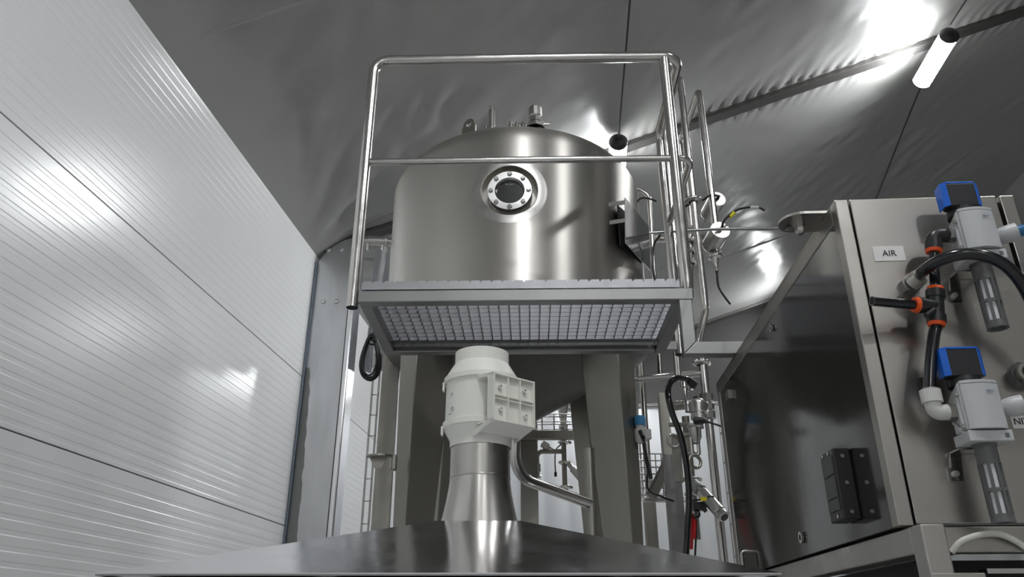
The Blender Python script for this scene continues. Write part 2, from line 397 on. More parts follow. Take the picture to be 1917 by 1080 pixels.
# ------------------------------------------------------------------ lamps on two strings along the tent
def lamp(u, v, z, label, facing=(0,-1)):
    a = T(u, v-0.28, z); d = EV; fn = (EU*facing[0] + EZ*facing[1]).normalized(); sd = fn.cross(d).normalized()
    t = thing('hanging_lamp', T(u, v, z), label, 'lamp', 'tube lamps hung below the tarpaulin roof')
    mb = MB(); r = 0.074
    mb.prism([a + d*0.02 + sd*r*math.cos(q) + fn*(r*0.95*math.sin(q)+0.004) for q in [PI*k/14 for k in range(15)]], d*0.59); mb.build('diffuser', M['lamp'], t)
    mb = MB(); mb.prism([a + d*0.02 + sd*0.070 + fn*0.003, a + d*0.02 - sd*0.070 + fn*0.003, a + d*0.02 - sd*0.052 - fn*0.040, a + d*0.02 + sd*0.052 - fn*0.040], d*0.59); mb.build('housing', M['grayp'], t)
    for p, s in ((a + d*0.02, -1), (a + d*0.61, 1)):
        mb = MB(); mb.lathe([(0.079,-0.012),(0.080,0.0),(0.070,0.014),(0.030,0.026),(0.014,0.032),(0,0.032)], p, d*s, 20); mb.build('end_cap', M['blackp'], t)
    for q in (a + d*0.08, a + d*0.55):
        mb = MB(); mb.tube([q - fn*0.038, q - fn*0.05 + EZ*0.03, q + EZ*0.11], 0.005); mb.build('hook', M['blackp'], t)
    return t
LU1, LU2 = 0.323, 2.78
lamp(LU1, 5.10, CZ+3.335, 'glowing hanging lamp behind the tank dome, seen past the middle handrail', (-0.15,-0.97))
lamp(LU2, 4.97, CZ+4.02, 'large glowing tube lamp under the roof at the upper right', (-0.70,-0.71))
for u, v, z, lb_ in ((LU1, 0.2, CZ+3.2, 'tube lamp hanging above the photographer on the left string'), (LU2, 0.2, CZ+3.95, 'tube lamp on the right string before the upper right lamp, near the photographer'),
                     (LU1, 9.35, CZ+3.1, 'far tube lamp on the left string, hidden behind the platform'), (LU2, 9.45, CZ+3.95, 'far tube lamp on the right string, hidden behind the cabinet'),
                     (LU1, -4.6, CZ+3.2, 'rearmost tube lamp of the left string'), (LU2, -4.6, CZ+3.95, 'rearmost tube lamp of the right string')):
    lamp(u, v, z, lb_)
def cable(pts, r, name, label, mt=None, cat='cable', sp=True, **kw):
    mb = MB(); mb.tube(spline(pts) if sp else pts, r, n=10); return tag(mb.build(name, mt or M['rubber'], **kw), label, cat)
cable([T(LU1, 0.5, CZ+3.28), T(LU1+0.02, 2.6, CZ+3.2), T(LU1, 4.81, CZ+3.34)], 0.0075, 'lamp_cable', 'thin black cable running up from the lamp behind the tank')
cable([T(LU2, 0.5, CZ+4.03), T(LU2, 2.6, CZ+3.96), T(LU2, 4.66, CZ+4.08)], 0.0075, 'lamp_cable', 'black cable coming down to the upper right lamp from the top edge')
cable([T(LU2, 5.26, CZ+4.0), T(LU2+0.02, 7.4, CZ+3.62), T(LU2, 9.16, CZ+3.95)], 0.0075, 'lamp_cable', 'black cable from the upper right lamp down behind the cabinet')

# ------------------------------------------------------------------ access platform
AP = math.radians(1.2)
PX = Vector((math.cos(AP), -math.sin(AP), 0)); PY = Vector((math.sin(AP), math.cos(AP), 0))
P0 = at(669, 565.6, 2.5)
W = 1.182; D_ = 0.575; S = 0.045
def P(x, y, z): return P0 + PX*x + PY*y + EZ*z
plat = thing('access_platform', P(W/2, D_/2, 0), 'stainless steel access platform with grating floor and tube handrail in front of the tank', 'platform')
def pbox(mb, x0, x1, y0, y1, z0, z1): mb.box(P((x0+x1)/2, (y0+y1)/2, (z0+z1)/2), x1-x0, y1-y0, z1-z0, PX, PY, EZ)
mb = MB(); pbox(mb, 0, W, 0, S, 0, S); mb.build('front_beam', M['frame'], plat, bevel=0.004)
mb = MB(); pbox(mb, 0, W-S-0.01, D_-S, D_, 0, S); mb.build('back_beam', M['frame'], plat, bevel=0.004)
for x in (0, W-S-0.008):
    mb = MB(); pbox(mb, x, x+S, S, D_-S if x == 0 else D_, 0, S); mb.build('side_beam', M['frame'], plat, bevel=0.004)
mb = MB(); pbox(mb, S, W-S, 0.475, 0.48, 0.004, 0.03); mb.build('cross_bar', M['frame'], plat)
# grating: bearing bars along x, cross bars along y
mb = MB(); y = 0.012; GZ0, GZ1 = S+0.003, S+0.033
while y < D_ - 0.01:
    pbox(mb, 0.012, W-0.045, y, y+0.004, GZ0, GZ1); y += 0.0425
x = 0.03
while x < W-0.05:
    pbox(mb, x, x+0.0025, 0.006, D_-0.01, GZ0, GZ1-0.003); x += 0.0386
gr = mb.build('grating', M['grate'], plat)
mb = MB(); x = 0.010; k = 0
while x < W-0.05:
    x2 = min(x+0.0366, W-0.044); h = GZ1 + 0.003 + 0.0012*noise.noise(Vector((k*1.7, 0, 0)))
    mb.prism([P(x, 0.001, GZ0), P(x+0.0386 if x2 < W-0.046 else x2, 0.001, GZ0), P(x+0.0386 if x2 < W-0.046 else x2, 0.001, GZ1-0.010), P(x2, 0.001, GZ1-0.008), P(x2-0.002, 0.001, h), P(x+0.006, 0.001, h-0.0005), P(x, 0.001, GZ1-0.004)], PY*0.004)
    x += 0.0386; k += 1
mb.build('edge_strip', M['grate'], gr, label='notched front edge strip of the grating')
# handrail
R = 0.0212
xl = -0.0225; xr = at(1284, 540, 2.52).x - P0.x; ztop = at(900, 107, 2.5).z - P0.z; zmid = at(900, 297, 2.5).z - P0.z
yc = 0.022; xo = xr + 0.062; yb = D_ - 0.03
mb = MB(); mb.tube([P(xl, yc, -0.012), P(xl, yc, ztop), P(xo, yc, ztop), P(xo, yb, ztop), P(xo, yb, -0.015)], R, 0.062, n=24, caps=False)
mb.build('handrail', M['pipe'], plat)
for x_, y_, z_ in ((xl, yc, -0.008), (xo, yb, -0.011)):
    mb = MB(); mb.cyl(P(x_, y_, z_), P(x_, y_, z_+0.002), R*0.97); mb.build('tube_end', M['dark'], plat, label='dark open lower end of the rail tube')
mb = MB(); mb.cyl(P(xr, yc, S), P(xr, yc, ztop-0.015), R, n=24); mb.build('rail_post', M['pipe'], plat)
mb = MB(); mb.tube([P(xl, yc, zmid), P(xo+0.005, yc, zmid), P(xo+0.005, yb, zmid)], 0.0135, 0.05, n=18); mb.build('mid_rail', M['pipe'], plat)
mb = MB(); a = P(xo-0.045, yb, 0.02); mb.beam(P(W-0.05, yb, 0.022), P(xo-0.01, yb, 0.022), 0.03, 0.035); mb.build('rail_bracket', M['frame'], plat)
# L-shaped arm to the cabinet
xa = at(1272, 600, 2.5).x - P0.x; za = at(1300, 667, 2.5).z - P0.z; xe = at(1392, 650, 2.5).x - P0.x
mb = MB(); mb.prism([P(xa, 0, 0), P(xa+S, 0, 0), P(xa+S, 0, za+S), P(xa, 0, za)], PY*S); mb.build('support_upright', M['frame'], plat, bevel=0.003)
mb = MB(); mb.prism([P(xa, 0, za), P(xe, 0, za), P(xe, 0, za+S), P(xa+S, 0, za+S)], PY*S); mb.build('support_arm', M['frame'], plat, bevel=0.003)
mb = MB(); mb.prism([P(xe, 0.002, za+0.002), P(xe+0.004, 0.002, za+0.002), P(xe+0.004, 0.002, za+S+0.004), P(xe, 0.002, za+S+0.004)], PY*(S-0.004)); mb.build('end_plate', M['cabframe'], plat)
# grab poles behind the right side
def pole_set(pts, r, label, rad=0.05):
    mb = MB(); mb.tube(pts, r, rad, n=18)
    return tag(mb.build('grab_rail', M['pipe']), label, 'rail')
p1 = at(1272, 140, 3.12); q1 = at(1321, 578, 3.12)
pole_set([p1 + Vector((-0.02, 0.36, -0.9)), p1 + Vector((-0.02, 0.36, 0)), p1, q1, at(1306, 648, 3.22)], 0.0165, 'tall slim grab rail just right of the platform handrail, kinked inward at its foot')
p2 = at(1308, 168, 3.2)
pole_set([Vector((p2.x, p2.y+0.42, at(1290, 420, 3.6).z)), p2 + Vector((0, 0.42, 0)), p2, Vector((p2.x, p2.y, at(1330, 470, 3.2).z))], 0.0165, 'slim grab rail further right, bent over at the top, ending behind the valve heads', 0.04)

# ------------------------------------------------------------------ tank
TC = Vector((0.024, 3.8, 0)); TR = 0.684
tank = thing('storage_tank', TC, 'large satin stainless steel tank with domed top on four tapered legs', 'tank')
zc = CZ + 1.35; zcyl = CZ + 2.195; HH = 0.252
def head_z(r):
    r = min(r, TR*0.999); return zcyl + HH*(1-(r/TR)**2.15)**(1/2.1)
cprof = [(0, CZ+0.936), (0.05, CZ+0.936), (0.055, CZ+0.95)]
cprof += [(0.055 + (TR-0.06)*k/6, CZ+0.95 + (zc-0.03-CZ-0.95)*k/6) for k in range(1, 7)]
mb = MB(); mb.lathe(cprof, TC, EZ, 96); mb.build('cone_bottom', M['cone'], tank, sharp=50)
prof = [(0, zc-0.028), (TR-0.008, zc-0.028), (TR-0.001, zc-0.012)]
prof += [(TR, zc + (zcyl-zc)*k/10) for k in range(0, 11)]
rs = [TR*math.cos(PI/2*k/22) for k in range(1, 22)]
prof += [(r, head_z(r)) for r in rs] + [(0, head_z(0))]
mb = MB(); mb.lathe(prof, TC, EZ, 128)
shell = mb.build('shell', M['tank'], tank, sharp=50)
# recessed opening around the sight glass
sg = Vector((-0.0114, 3.8 - math.sqrt(TR*TR - 0.0354**2), at(953.5, 357, 3.125).z)); SD = Vector((-0.045, -1, 0)).normalized()
mb = MB(); mb.lathe([(0,-0.071),(0.135,-0.071),(0.135,0.1),(0,0.1)], sg, SD, 64); mb.origin = TC; cut = mb.build('cutter', M['chrome'])
cut.location = TC
bo = shell.modifiers.new('cut', 'BOOLEAN'); bo.object = cut; bo.operation = 'DIFFERENCE'; bo.solver = 'EXACT'
bpy.context.view_layer.update()
me2 = bpy.data.meshes.new_from_object(shell.evaluated_get(bpy.context.evaluated_depsgraph_get()))
shell.modifiers.clear(); shell.data = me2; bpy.data.objects.remove(cut)
try: me2.set_sharp_from_angle(angle=math.radians(40))
except Exception: pass
def tank_disc(mb, c, d, ri, ro, lift=0.0012, n=64, m_=3):   # ring lying on the curved shell
    x = Vector((0,0,1)); y = d.cross(x).normalized(); vs = []
    for k in range(m_+1):
        r = ri + (ro-ri)*k/m_
        for i in range(n):
            t = 2*PI*i/n; p = c + (x*math.cos(t) + y*math.sin(t))*r
            q = Vector((p.x-TC.x, 0, 0)); yy = TC.y - math.sqrt(max(0.01, (TR+lift*(1 if 0 < k < m_ else 0.4))**2 - q.x**2))
            vs.append(Vector((p.x, yy, p.z)))
    mb.add(vs, [(k*n+i, k*n+(i+1)%n, (k+1)*n+(i+1)%n, (k+1)*n+i) for k in range(m_) for i in range(n)], True)
mb = MB(); tank_disc(mb, sg, SD, 0.136, 0.177); mb.build('ground_ring', M['steel'], tank, label='polished ring around the sight glass opening')
mb = MB(); mb.lathe([(0.1363,-0.068),(0.1363,-0.004),(0.1335,-0.004),(0.1335,-0.068),(0.1363,-0.068)], sg, SD, 64); mb.build('recess_ring', M['leg'], tank)
sgt = MB(); sgt.lathe([(0.095,-0.067),(0.1055,-0.062),(0.1055,-0.008),(0.1040,-0.003),(0.071,-0.003),(0.0630,-0.016),(0.0630,-0.03)], sg, SD, 64)
fl = sgt.build('sight_glass_flange', M['flange'], tank)
mb = MB(); mb.lathe([(0,-0.024),(0.067,-0.024),(0.067,-0.03),(0,-0.03)], sg, SD, 48); gl = mb.build('sight_glass', M['glass'], fl)
XU = SD.cross(EZ)
for k in range(8):
    t = 2*PI*k/8; c = sg + (EZ*math.cos(t) + XU*math.sin(t))*0.0895 - SD*0.003
    mb = MB(); mb.lathe([(0.013,-0.001),(0.013,0.002),(0.0105,0.002),(0.0105,0.010),(0.009,0.012),(0,0.012)], c, SD, 6, smooth=False); mb.build('bolt', M['chrome'], fl)
text('DIN 3360-H', 0.0085, sg + EZ*0.044 + SD*(-0.0235), -XU if (-XU).x > 0 else XU, EZ, M['inkw'], gl)
# weld ring on the dome
mb = MB(); rw = 0.53; mb.torus(TC + EZ*(head_z(rw)+0.0), EZ, rw, 0.004, 128, 8); mb.build('weld_seam', M['tank'], tank)
# lifting lug, vent, valve and small fittings on the dome
def dome(az, r): 
    x = TC.x + r*math.sin(az); y = TC.y - r*math.cos(az); return Vector((x, y, head_z(r)))
def dome_px(px, _g=0, _r=0, back=0.03):
    best = None                                   # point on the crest of the dome, as seen from the floor in front
    for ri in range(1, 66):
        for k in range(-180, 180, 3):
            p = dome(math.radians(k), ri*0.01); q = p - CAM; dep = q.y*math.cos(TH)+q.z*math.sin(TH)
            x_ = 958.5 + q.x/dep*F; y_ = 540 - (q.z*math.cos(TH)-q.y*math.sin(TH))/dep*F
            if abs(x_ - px) < 6 and (best is None or y_ < best[0]): best = (y_, p)
    p = best[1] + Vector((0, back, 0)); r = math.hypot(p.x-TC.x, p.y-TC.y); p.z = head_z(r); return p
lp = dome_px(874, 240, 0.43)
mb = MB(); dd = Vector((0.85,-0.5,0)).normalized(); n = dd.cross(EZ)
out = [(-0.038,-0.015),(0.038,-0.015),(0.036,0.03)] + [(0.030*math.cos(t), 0.045+0.030*math.sin(t)) for t in [k*PI/12 for k in range(0,13)]] + [(-0.036,0.03)]
inn = [(0.014*math.cos(-2*PI*k/20), 0.045+0.014*math.sin(-2*PI*k/20)) for k in range(20)]
def plate_hole(mb, o, ax, az, nrm, out_r, hole_c, hr, th, n=36):
    vs = []; 
    for s in (0, 1):
        for k in range(n):
            t = 2*PI*k/n; dx, dz = math.cos(t), math.sin(t); vs.append(o + ax*(hole_c[0]+dx*hr) + az*(hole_c[1]+dz*hr) + nrm*(th*(s-0.5)))
            R_ = out_r(t); vs.append(o + ax*(hole_c[0]+dx*R_) + az*(hole_c[1]+dz*R_) + nrm*(th*(s-0.5)))
    fs = []
    for k in range(n):
        a = 2*k; b = 2*((k+1)%n); N = 2*n
        fs += [(a, a+1, b+1, b), (N+a, N+b, N+b+1, N+a+1), (a+1, N+a+1, N+b+1, b+1), (a, b, N+b, N+a)]
    mb.add(vs, fs)
def lugR(t):
    s = math.sin(t)
    if s > 0: return 0.033
    c = abs(math.cos(t)); return min(0.065/max(0.001, -s), 0.033 + 0.014*(-s)/max(0.3, c+0.2)) if -s < 0.999 else 0.065
def lugR(t):
    s = math.sin(t); c = math.cos(t)
    if s >= 0: return 0.033
    return min(0.068/(-s), 0.040/max(abs(c), 1e-3)) if -s > 0.35 else 0.033 + (0.0427-0.033)*(-s/0.35)
plate_hole(mb, lp, dd, EZ, n, lugR, (0, 0.052), 0.016, 0.014); mb.build('lifting_lug', M['leg'], tank, bevel=0.002)
vp = dome_px(922, 228, 0.36); mb = MB(); mb.lathe([(0.0165,-0.03),(0.0165,0.115),(0.019,0.118),(0.019,0.126),(0,0.126)], vp, EZ, 20); mb.build('vent_pipe', M['pipe'], tank)
cp = dome_px(1006, 228, 0.33)
mb = MB(); mb.lathe([(0.05,-0.01),(0.05,0.012),(0.026,0.02),(0.026,0.03),(0.031,0.032),(0.031,0.06),(0.026,0.062)], cp, EZ, 8, smooth=False); vv = mb.build('top_valve', M['chrome'], tank)
mb = MB(); mb.lathe([(0.03,0.06),(0.034,0.066),(0.034,0.115),(0.030,0.122),(0,0.122)], cp, EZ, 12, smooth=False); mb.build('valve_cap', M['steel'], vv)
mb = MB(); mb.cyl(cp + Vector((0.04,0,0.02)), cp + Vector((0.07,0,0.02)), 0.008); mb.build('side_port', M['chrome'], vv); mb = MB(); mb.cyl(cp + Vector((-0.04,0,0.012)), cp + Vector((-0.09,0,0.012)), 0.010); mb.build('side_port', M['chrome'], vv)
for px, r in ((907, 0.34), (950, 0.30), (968, 0.30), (974, 0.31)):
    q = dome_px(px, 228, r); mb = MB(); mb.lathe([(0.014,-0.02),(0.014,0.012),(0.008,0.014),(0.008,0.028),(0,0.028)], q, EZ, 12); mb.build('fitting', M['chrome'], tank)
# legs: tapered boxes set square to the radius
def leg(az, name='leg'):
    rd = Vector((math.sin(az), -math.cos(az), 0)); tg = Vector((math.cos(az), math.sin(az), 0))
    mb = MB(); ro = 0.698; zt_ = CZ+1.38; rows = [(0.0, 0.125, 0.065), (CZ+0.1, 0.128, 0.068), (CZ+1.12, 0.214, 0.119), (zt_, 0.228, 0.133)]
    vs = []
    for z, dr, dt in rows:
        o = TC + rd*ro
        for a, b in ((0, -0.5), (0, 0.5), (-1, 0.5), (-1, -0.5)): vs.append(Vector((o.x, o.y, 0)) + rd*(a*dr) + tg*(b*dt) + EZ*z)
    fs = [(0,3,2,1), (12,13,14,15)] + [(r*4+i, r*4+(i+1)%4, r*4+4+(i+1)%4, r*4+4+i) for r in range(3) for i in range(4)]
    mb.add(vs, fs); lg = mb.build(name, M['leg'], tank, bevel=0.006)
    mb = MB(); mb.box(Vector((TC.x, TC.y, 0.008)) + rd*(ro-0.06), 0.2, 0.2, 0.016, rd, tg, EZ); mb.build('foot_plate', M['leg'], lg); return lg
for a in (-45, 45, 135, -135): leg(math.radians(a))
mb = MB(); bc = at(712, 857, 3.25)
pts = [bc + Vector((0.06*math.cos(t)*1.0, -0.055*math.sin(t), 0)) for t in [PI*k/14 for k in range(15)]]
mb.prism(pts, EZ*0.007); mb.prism([bc + Vector((0.045, 0, 0)), bc + Vector((0.045, 0, -0.05)), bc + Vector((0.045, -0.02, -0.05)), bc + Vector((0.045, -0.02, 0))], Vector((0.006, 0, 0)))
mb.prism([bc + Vector((-0.045,0,0)), bc + Vector((0.03,0,0)), bc + Vector((0.01,0,-0.045)), bc + Vector((-0.02,0,-0.045))], Vector((0,-0.006,0)))
mb.box(bc + Vector((0.062, 0.0, -0.02)), 0.012, 0.05, 0.06)
mb.build('earthing_bracket', M['leg'], tank, label='half-round bracket welded to the left leg')
# inspection plate box at the right side of the shell
pc = at(1168, 372, 3.62); pd = at(1160, 470, 3.62)
a0 = at(1169, 371, 3.50); a1 = at(1171, 455, 3.50); a2 = at(1206, 430, 3.90); a3 = at(1206, 487, 3.90)
plate = MB(); az_ = Vector((0.75, -0.66, 0)); 
A = at(1169, 370, 3.25); B = at(1170, 455, 3.25); E_ = Vector((0.165, 0.30, 0))
plate.prism([A, B, B + E_ , A + E_], Vector((0.004, -0.0015, 0))); pl_ = plate.build('side_plate', M['hood'], tank, label='bright reflecting name plate standing off the right side of the shell')
for z in (A.z-0.02, A.z-0.12):
    mb = MB(); mb.beam(Vector((A.x+0.002, A.y+0.01, z)), Vector((A.x-0.075, A.y+0.035, z)), 0.004, 0.022); mb.build('plate_bracket', M['chrome'], pl_)
mb = MB(); q = Vector((A.x+0.02, A.y+0.04, 0)); mb.prism([Vector((A.x-0.03, A.y+0.06, A.z-0.01)), Vector((A.x-0.03, A.y+0.06, B.z+0.01)), Vector((A.x+0.10, A.y+0.24, B.z+0.01)), Vector((A.x+0.10, A.y+0.24, A.z-0.01))], Vector((0.006,-0.002,0)))
mb.build('backing_plate', M['dark'], pl_)
# nozzle on the left side of the shell
na = at(728, 452, 3.85); nb = at(690, 450, 3.85)
mb = MB(); ax = (nb-na).normalized(); L = (nb-na).length
mb.lathe([(0.022,-0.06),(0.022,0.0),(0.034,0.0),(0.034,0.016),(0.026,0.018),(0.026,L),(0.018,L+0.002),(0.018,L+0.02),(0,L+0.02)], na, ax, 24); nz_o = mb.build('side_nozzle', M['pipe'], tank)
mb = MB(); mb.lathe([(0.036,0.002),(0.038,0.004),(0.038,0.014),(0.036,0.016)], na, ax, 24); mb.cyl(na + ax*0.01 + EZ*(-0.03), na + ax*0.01 + EZ*(-0.065), 0.006); mb.cyl(na + ax*0.035 + EZ*(-0.02), na + ax*0.035 + EZ*(-0.055), 0.007)
mb.cyl(na+ax*L + EZ*(-0.01), na+ax*L + EZ*(-0.06), 0.008); mb.build('clamp', M['chrome'], nz_o)

# ------------------------------------------------------------------ duct fan on the hood
FC = Vector((-0.088, 2.15, 0))
hood = thing('extraction_hood', FC + EZ*0.0, 'wide polished stainless extraction hood with round duct neck below the platform', 'hood')
zr = CZ + 0.1005; hz = CZ + 0.262
HXl, HXr, HYf, HYb = at(181, 1069, 1.5).x, at(1462, 1073, 1.5).x, 1.5, 2.78
def circ(r, z, n): return [FC + Vector((r*math.cos(2*PI*k/n + PI/n), r*math.sin(2*PI*k/n + PI/n), z)) for k in range(n)]
mb = MB(); n = 64; top = circ(0.108, hz, n); bot = []
for k in range(n):
    t = 2*PI*k/n + PI/n; dx, dy = math.cos(t), math.sin(t)
    # walk the rectangle: quarter per side
    q = (t/(2*PI)*4 + 0.5) % 4; s = int(q); f_ = q - s
    cs = [(HXr,HYf),(HXr,HYb),(HXl,HYb),(HXl,HYf)]
    a = cs[s]; b = cs[(s+1)%4]; bot.append(Vector((a[0]+(b[0]-a[0])*f_, a[1]+(b[1]-a[1])*f_, zr)))
cs = [(HXr,HYf),(HXr,HYb),(HXl,HYb),(HXl,HYf)]
sq = [(FC.x+0.109, FC.y-0.109),(FC.x+0.109, FC.y+0.109),(FC.x-0.109, FC.y+0.109),(FC.x-0.109, FC.y-0.109)]
A_ = [Vector((*c, zr)) for c in cs]; B_ = [Vector((*c, hz)) for c in sq]
inA = [v - EZ*0.0 + Vector((0,0,-0.003)) for v in A_]; inB = [v - EZ*0.006 for v in B_]
mb.add(A_+B_+inA+inB, [(i,(i+1)%4,4+(i+1)%4,4+i) for i in range(4)] + [(8+i,12+i,12+(i+1)%4,8+(i+1)%4) for i in range(4)] + [(i,8+i,8+(i+1)%4,(i+1)%4) for i in range(4)] + [(4,5,6,7),(15,14,13,12)])
mb.build('canopy', M['hood'], hood)
mb = MB(); l = 0.006
for i in range(4):
    a = A_[i]; b = A_[(i+1)%4]; mb.beam(a - EZ*0.0035, b - EZ*0.0035, 0.004, 0.003)
mb.build('rim', M['frame'], hood)
mb = MB(); r0, r1 = 0.107, 0.083; z0, z1 = hz-0.004, CZ+0.385
prof = [(r0+0.002, z0-0.002), (r0+0.002, z0+0.004)] + [(r1 + (r0-r1)*(1-q)**1.35, z0+(z1-z0)*q) for q in [k/10 for k in range(11)]] + [(r1+0.0015, z1+0.001), (r1+0.0015, z1+0.004), (r1, z1+0.005), (r1, CZ+0.484), (0, CZ+0.484)]
mb.lathe(prof, FC, EZ, 64); mb.build('duct_neck', M['duct'], hood)
for px in (413, 805, 1215):
    x = at(px, 1071, 1.5).x
    mb = MB(); mb.box(Vector((x, 1.532, (zr-0.014)/2)), 0.03, 0.03, zr-0.014); mb.build('support_post', M['frame'], hood)
for x in (HXl+0.05, HXr-0.05):
    mb = MB(); mb.box(Vector((x, HYb-0.04, (zr-0.014)/2)), 0.03, 0.03, zr-0.014); mb.build('support_post', M['frame'], hood)
mb = MB(); mb.box(Vector(((HXl+HXr)/2, 2.14, zr-0.009)), HXr-HXl-0.03, HYb-HYf-0.03, 0.006); mb.build('shade_sheet', M['dark'], hood)  # dark sheet added below the rim to stand for the shade inside the hood

fan = thing('duct_fan', FC + EZ*(CZ+0.47), 'cream white plastic inline duct fan sitting on the hood neck', 'fan')
mb = MB(); z = CZ
mb.lathe([(0.0845,z+0.470),(0.0865,z+0.470),(0.0865,z+0.486),(0.0900,z+0.496),(0.1000,z+0.512),(0.1050,z+0.522)], FC, EZ, 64); mb.build('lower_cone', M['fan'], fan)
mb = MB(); mb.lathe([(0.104,z+0.520),(0.1085,z+0.522),(0.1085,z+0.538),(0.102,z+0.541),(0.1015,z+0.645),(0.1015,z+0.652),(0.1085,z+0.654),(0.1085,z+0.668),(0.1035,z+0.671)], FC, EZ, 64); body = mb.build('motor_body', M['fan'], fan)
mb = MB(); mb.lathe([(0.1035,z+0.670),(0.102,z+0.676),(0.084,z+0.706),(0.081,z+0.711),(0.0785,z+0.713),(0.0785,z+0.748),(0.0745,z+0.748),(0.0745,z+0.71),(0,z+0.70)], FC, EZ, 64); mb.build('upper_cone', M['fan'], fan)
for zz in (0.648, 0.50):
    pass
for zz in ((0.638,0.652),(0.510,0.524)):
    mb = MB(); mb.box(FC + Vector((-0.108, -0.012, z+sum(zz)/2)), 0.006, 0.02, 0.024); mb.build('clip', M['fan'], fan)
bn = Vector((0.64,-0.77,0)).normalized(); bt = Vector((0.77,0.64,0)).normalized()
bz0, bz1 = CZ+0.513, CZ+0.644
def B(s, d, zz): return FC + bt*s + bn*d + EZ*zz
box = MB(); hw = 0.073
box.prism([B(-hw,0.138,bz0),B(hw,0.138,bz0),B(hw,0.138,bz1),B(-hw,0.138,bz1)], bn*(-0.006))
jb = box.build('terminal_box', M['fan'], fan, bevel=0.001)
mb = MB()
for s in (-hw, hw-0.004): 
    mb.prism([B(s,0.150,bz0),B(s,0.150,bz1),B(s,0.062,bz1+0.012),B(s,0.062,bz1+0.005),B(s,0.122,bz1-0.008),B(s,0.122,bz0+0.004),B(s,0.062,bz0-0.014),B(s,0.062,bz0-0.030)], bt*0.004)
for zz in (bz0, bz1-0.004): mb.prism([B(-hw,0.08,zz),B(hw,0.08,zz),B(hw,0.149,zz),B(-hw,0.149,zz)], EZ*0.004)
mb.build('box_wall', M['fan'], jb)
mb = MB()
for s in (-0.020, 0.022): mb.prism([B(s-0.0015,0.137,bz0),B(s+0.0015,0.137,bz0),B(s+0.0015,0.137,bz1),B(s-0.0015,0.137,bz1)], bn*0.011)
zm = (bz0+bz1)/2
for zz in (zm-0.006, zm+0.004): mb.prism([B(-hw,0.137,zz),B(hw,0.137,zz),B(hw,0.137,zz+0.0025),B(-hw,0.137,zz+0.0025)], bn*0.010)
for s in (-0.046, -0.020, 0.022, 0.046):
    mb.prism([B(s-0.0015,0.145,bz0),B(s+0.0015,0.145,bz0),B(s+0.0015,0.085,bz0-0.02),B(s-0.0015,0.085,bz0-0.02)], bt*0.003)
mb.build('rib', M['fan'], jb)
# sloping underside of the box
mb = MB(); mb.prism([B(-hw,0.148,bz0),B(-hw,0.085,bz0-0.020),B(-hw,0.085,bz0-0.016),B(-hw,0.148,bz0+0.004)], bt*(2*hw)); mb.build('box_underside', M['fan'], jb)
for s, zz in ((-0.045, bz1-0.034), (0.042, bz1-0.03), (-0.042, bz0+0.036), (0.045, bz0+0.03)):
    mb = MB(); mb.ring(B(s,0.137,zz), bn, 0.0065, 0.003, 0.009, 20); b_ = mb.build('screw_boss', M['fan'], jb)
    mb = MB(); mb.cyl(B(s,0.137,zz), B(s,0.141,zz), 0.0032, n=12); mb.build('screw', M['ink'], b_)
# small print on the fan body
pv = FC + Vector((-0.0735,-0.0702,0)); dn = Vector((-0.72,-0.69,0)).normalized(); dt = Vector((0.69,-0.72,0)).normalized()
def fanpt(a, zz, d=0.0006): return FC + Vector((math.sin(a), -math.cos(a), 0))*(0.1016+d) + EZ*zz
mb = MB()
def stroke(mb, a0, z0, a1, z1, r=0.0007): mb.tube([fanpt(a0+(a1-a0)*k/4, z0+(z1-z0)*k/4, 0.0) for k in range(5)], r, n=6)
aa = math.radians(-52)
stroke(mb, aa-0.06, z+0.604, aa, z+0.614); stroke(mb, aa, z+0.614, aa+0.055, z+0.606)
mb.build('arrow_mark', M['ink'], body)
mb = MB()
for k in range(14):
    t0 = 2*PI*k/14
    if k in (2, 3, 9): continue
    stroke(mb, aa+0.04+0.07*math.cos(t0), z+0.566+0.0075*math.sin(t0), aa+0.04+0.07*math.cos(t0+2*PI/14), z+0.566+0.0075*math.sin(t0+2*PI/14), 0.0006)
stroke(mb, aa+0.01, z+0.562, aa+0.06, z+0.571); stroke(mb, aa+0.0, z+0.567, aa+0.05, z+0.572); stroke(mb, aa+0.04, z+0.560, aa+0.075, z+0.566)
for k in range(4): stroke(mb, aa-0.13+0.035*k, z+0.553, aa-0.115+0.035*k, z+0.556, 0.0008)
mb.build('rotor_mark', M['ink'], body)

# ------------------------------------------------------------------ control cabinet
AC = math.radians(3.0)
KX = Vector((math.cos(AC), -math.sin(AC), 0)); KY = Vector((math.sin(AC), math.cos(AC), 0))
C0 = at(1562, 374, 1.45)
def K(x, y, z): return C0 + KX*x + KY*y + EZ*z          # y into the cabinet, z below the top is negative
def Kp(px, py, d=0.0): return onplane(px, py, C0 - KY*d, KY)
def Kl(px, py, d=0.0):
    q = Kp(px, py, d) - C0; return q.dot(KX), -d, q.z
def kbox(mb, x0, x1, y0, y1, z0, z1): return mb.box(K((x0+x1)/2, (y0+y1)/2, (z0+z1)/2), x1-x0, y1-y0, z1-z0, KX, KY, EZ)
CWd = Kl(1897, 365)[0]; CH = -Kl(1720, 984)[2]; CD = 1.36
cab = thing('control_cabinet', K(CWd/2, CD/2, -CH), 'tall stainless steel control cabinet at the right with AIR and NITR labels on its door', 'cabinet')
xg = Kl(1588, 372)[0]; xg2 = Kl(1866, 363)[0]
mb = MB(); kbox(mb, 0.004, CWd-0.004, 0.022, CD-0.004, -CH+0.004, -0.004); mb.build('body', M['dark'], cab)
mb = MB(); kbox(mb, 0, xg-0.0018, 0, 0.03, -CH, 0); mb.build('front_frame', M['cab'], cab, bevel=0.002)
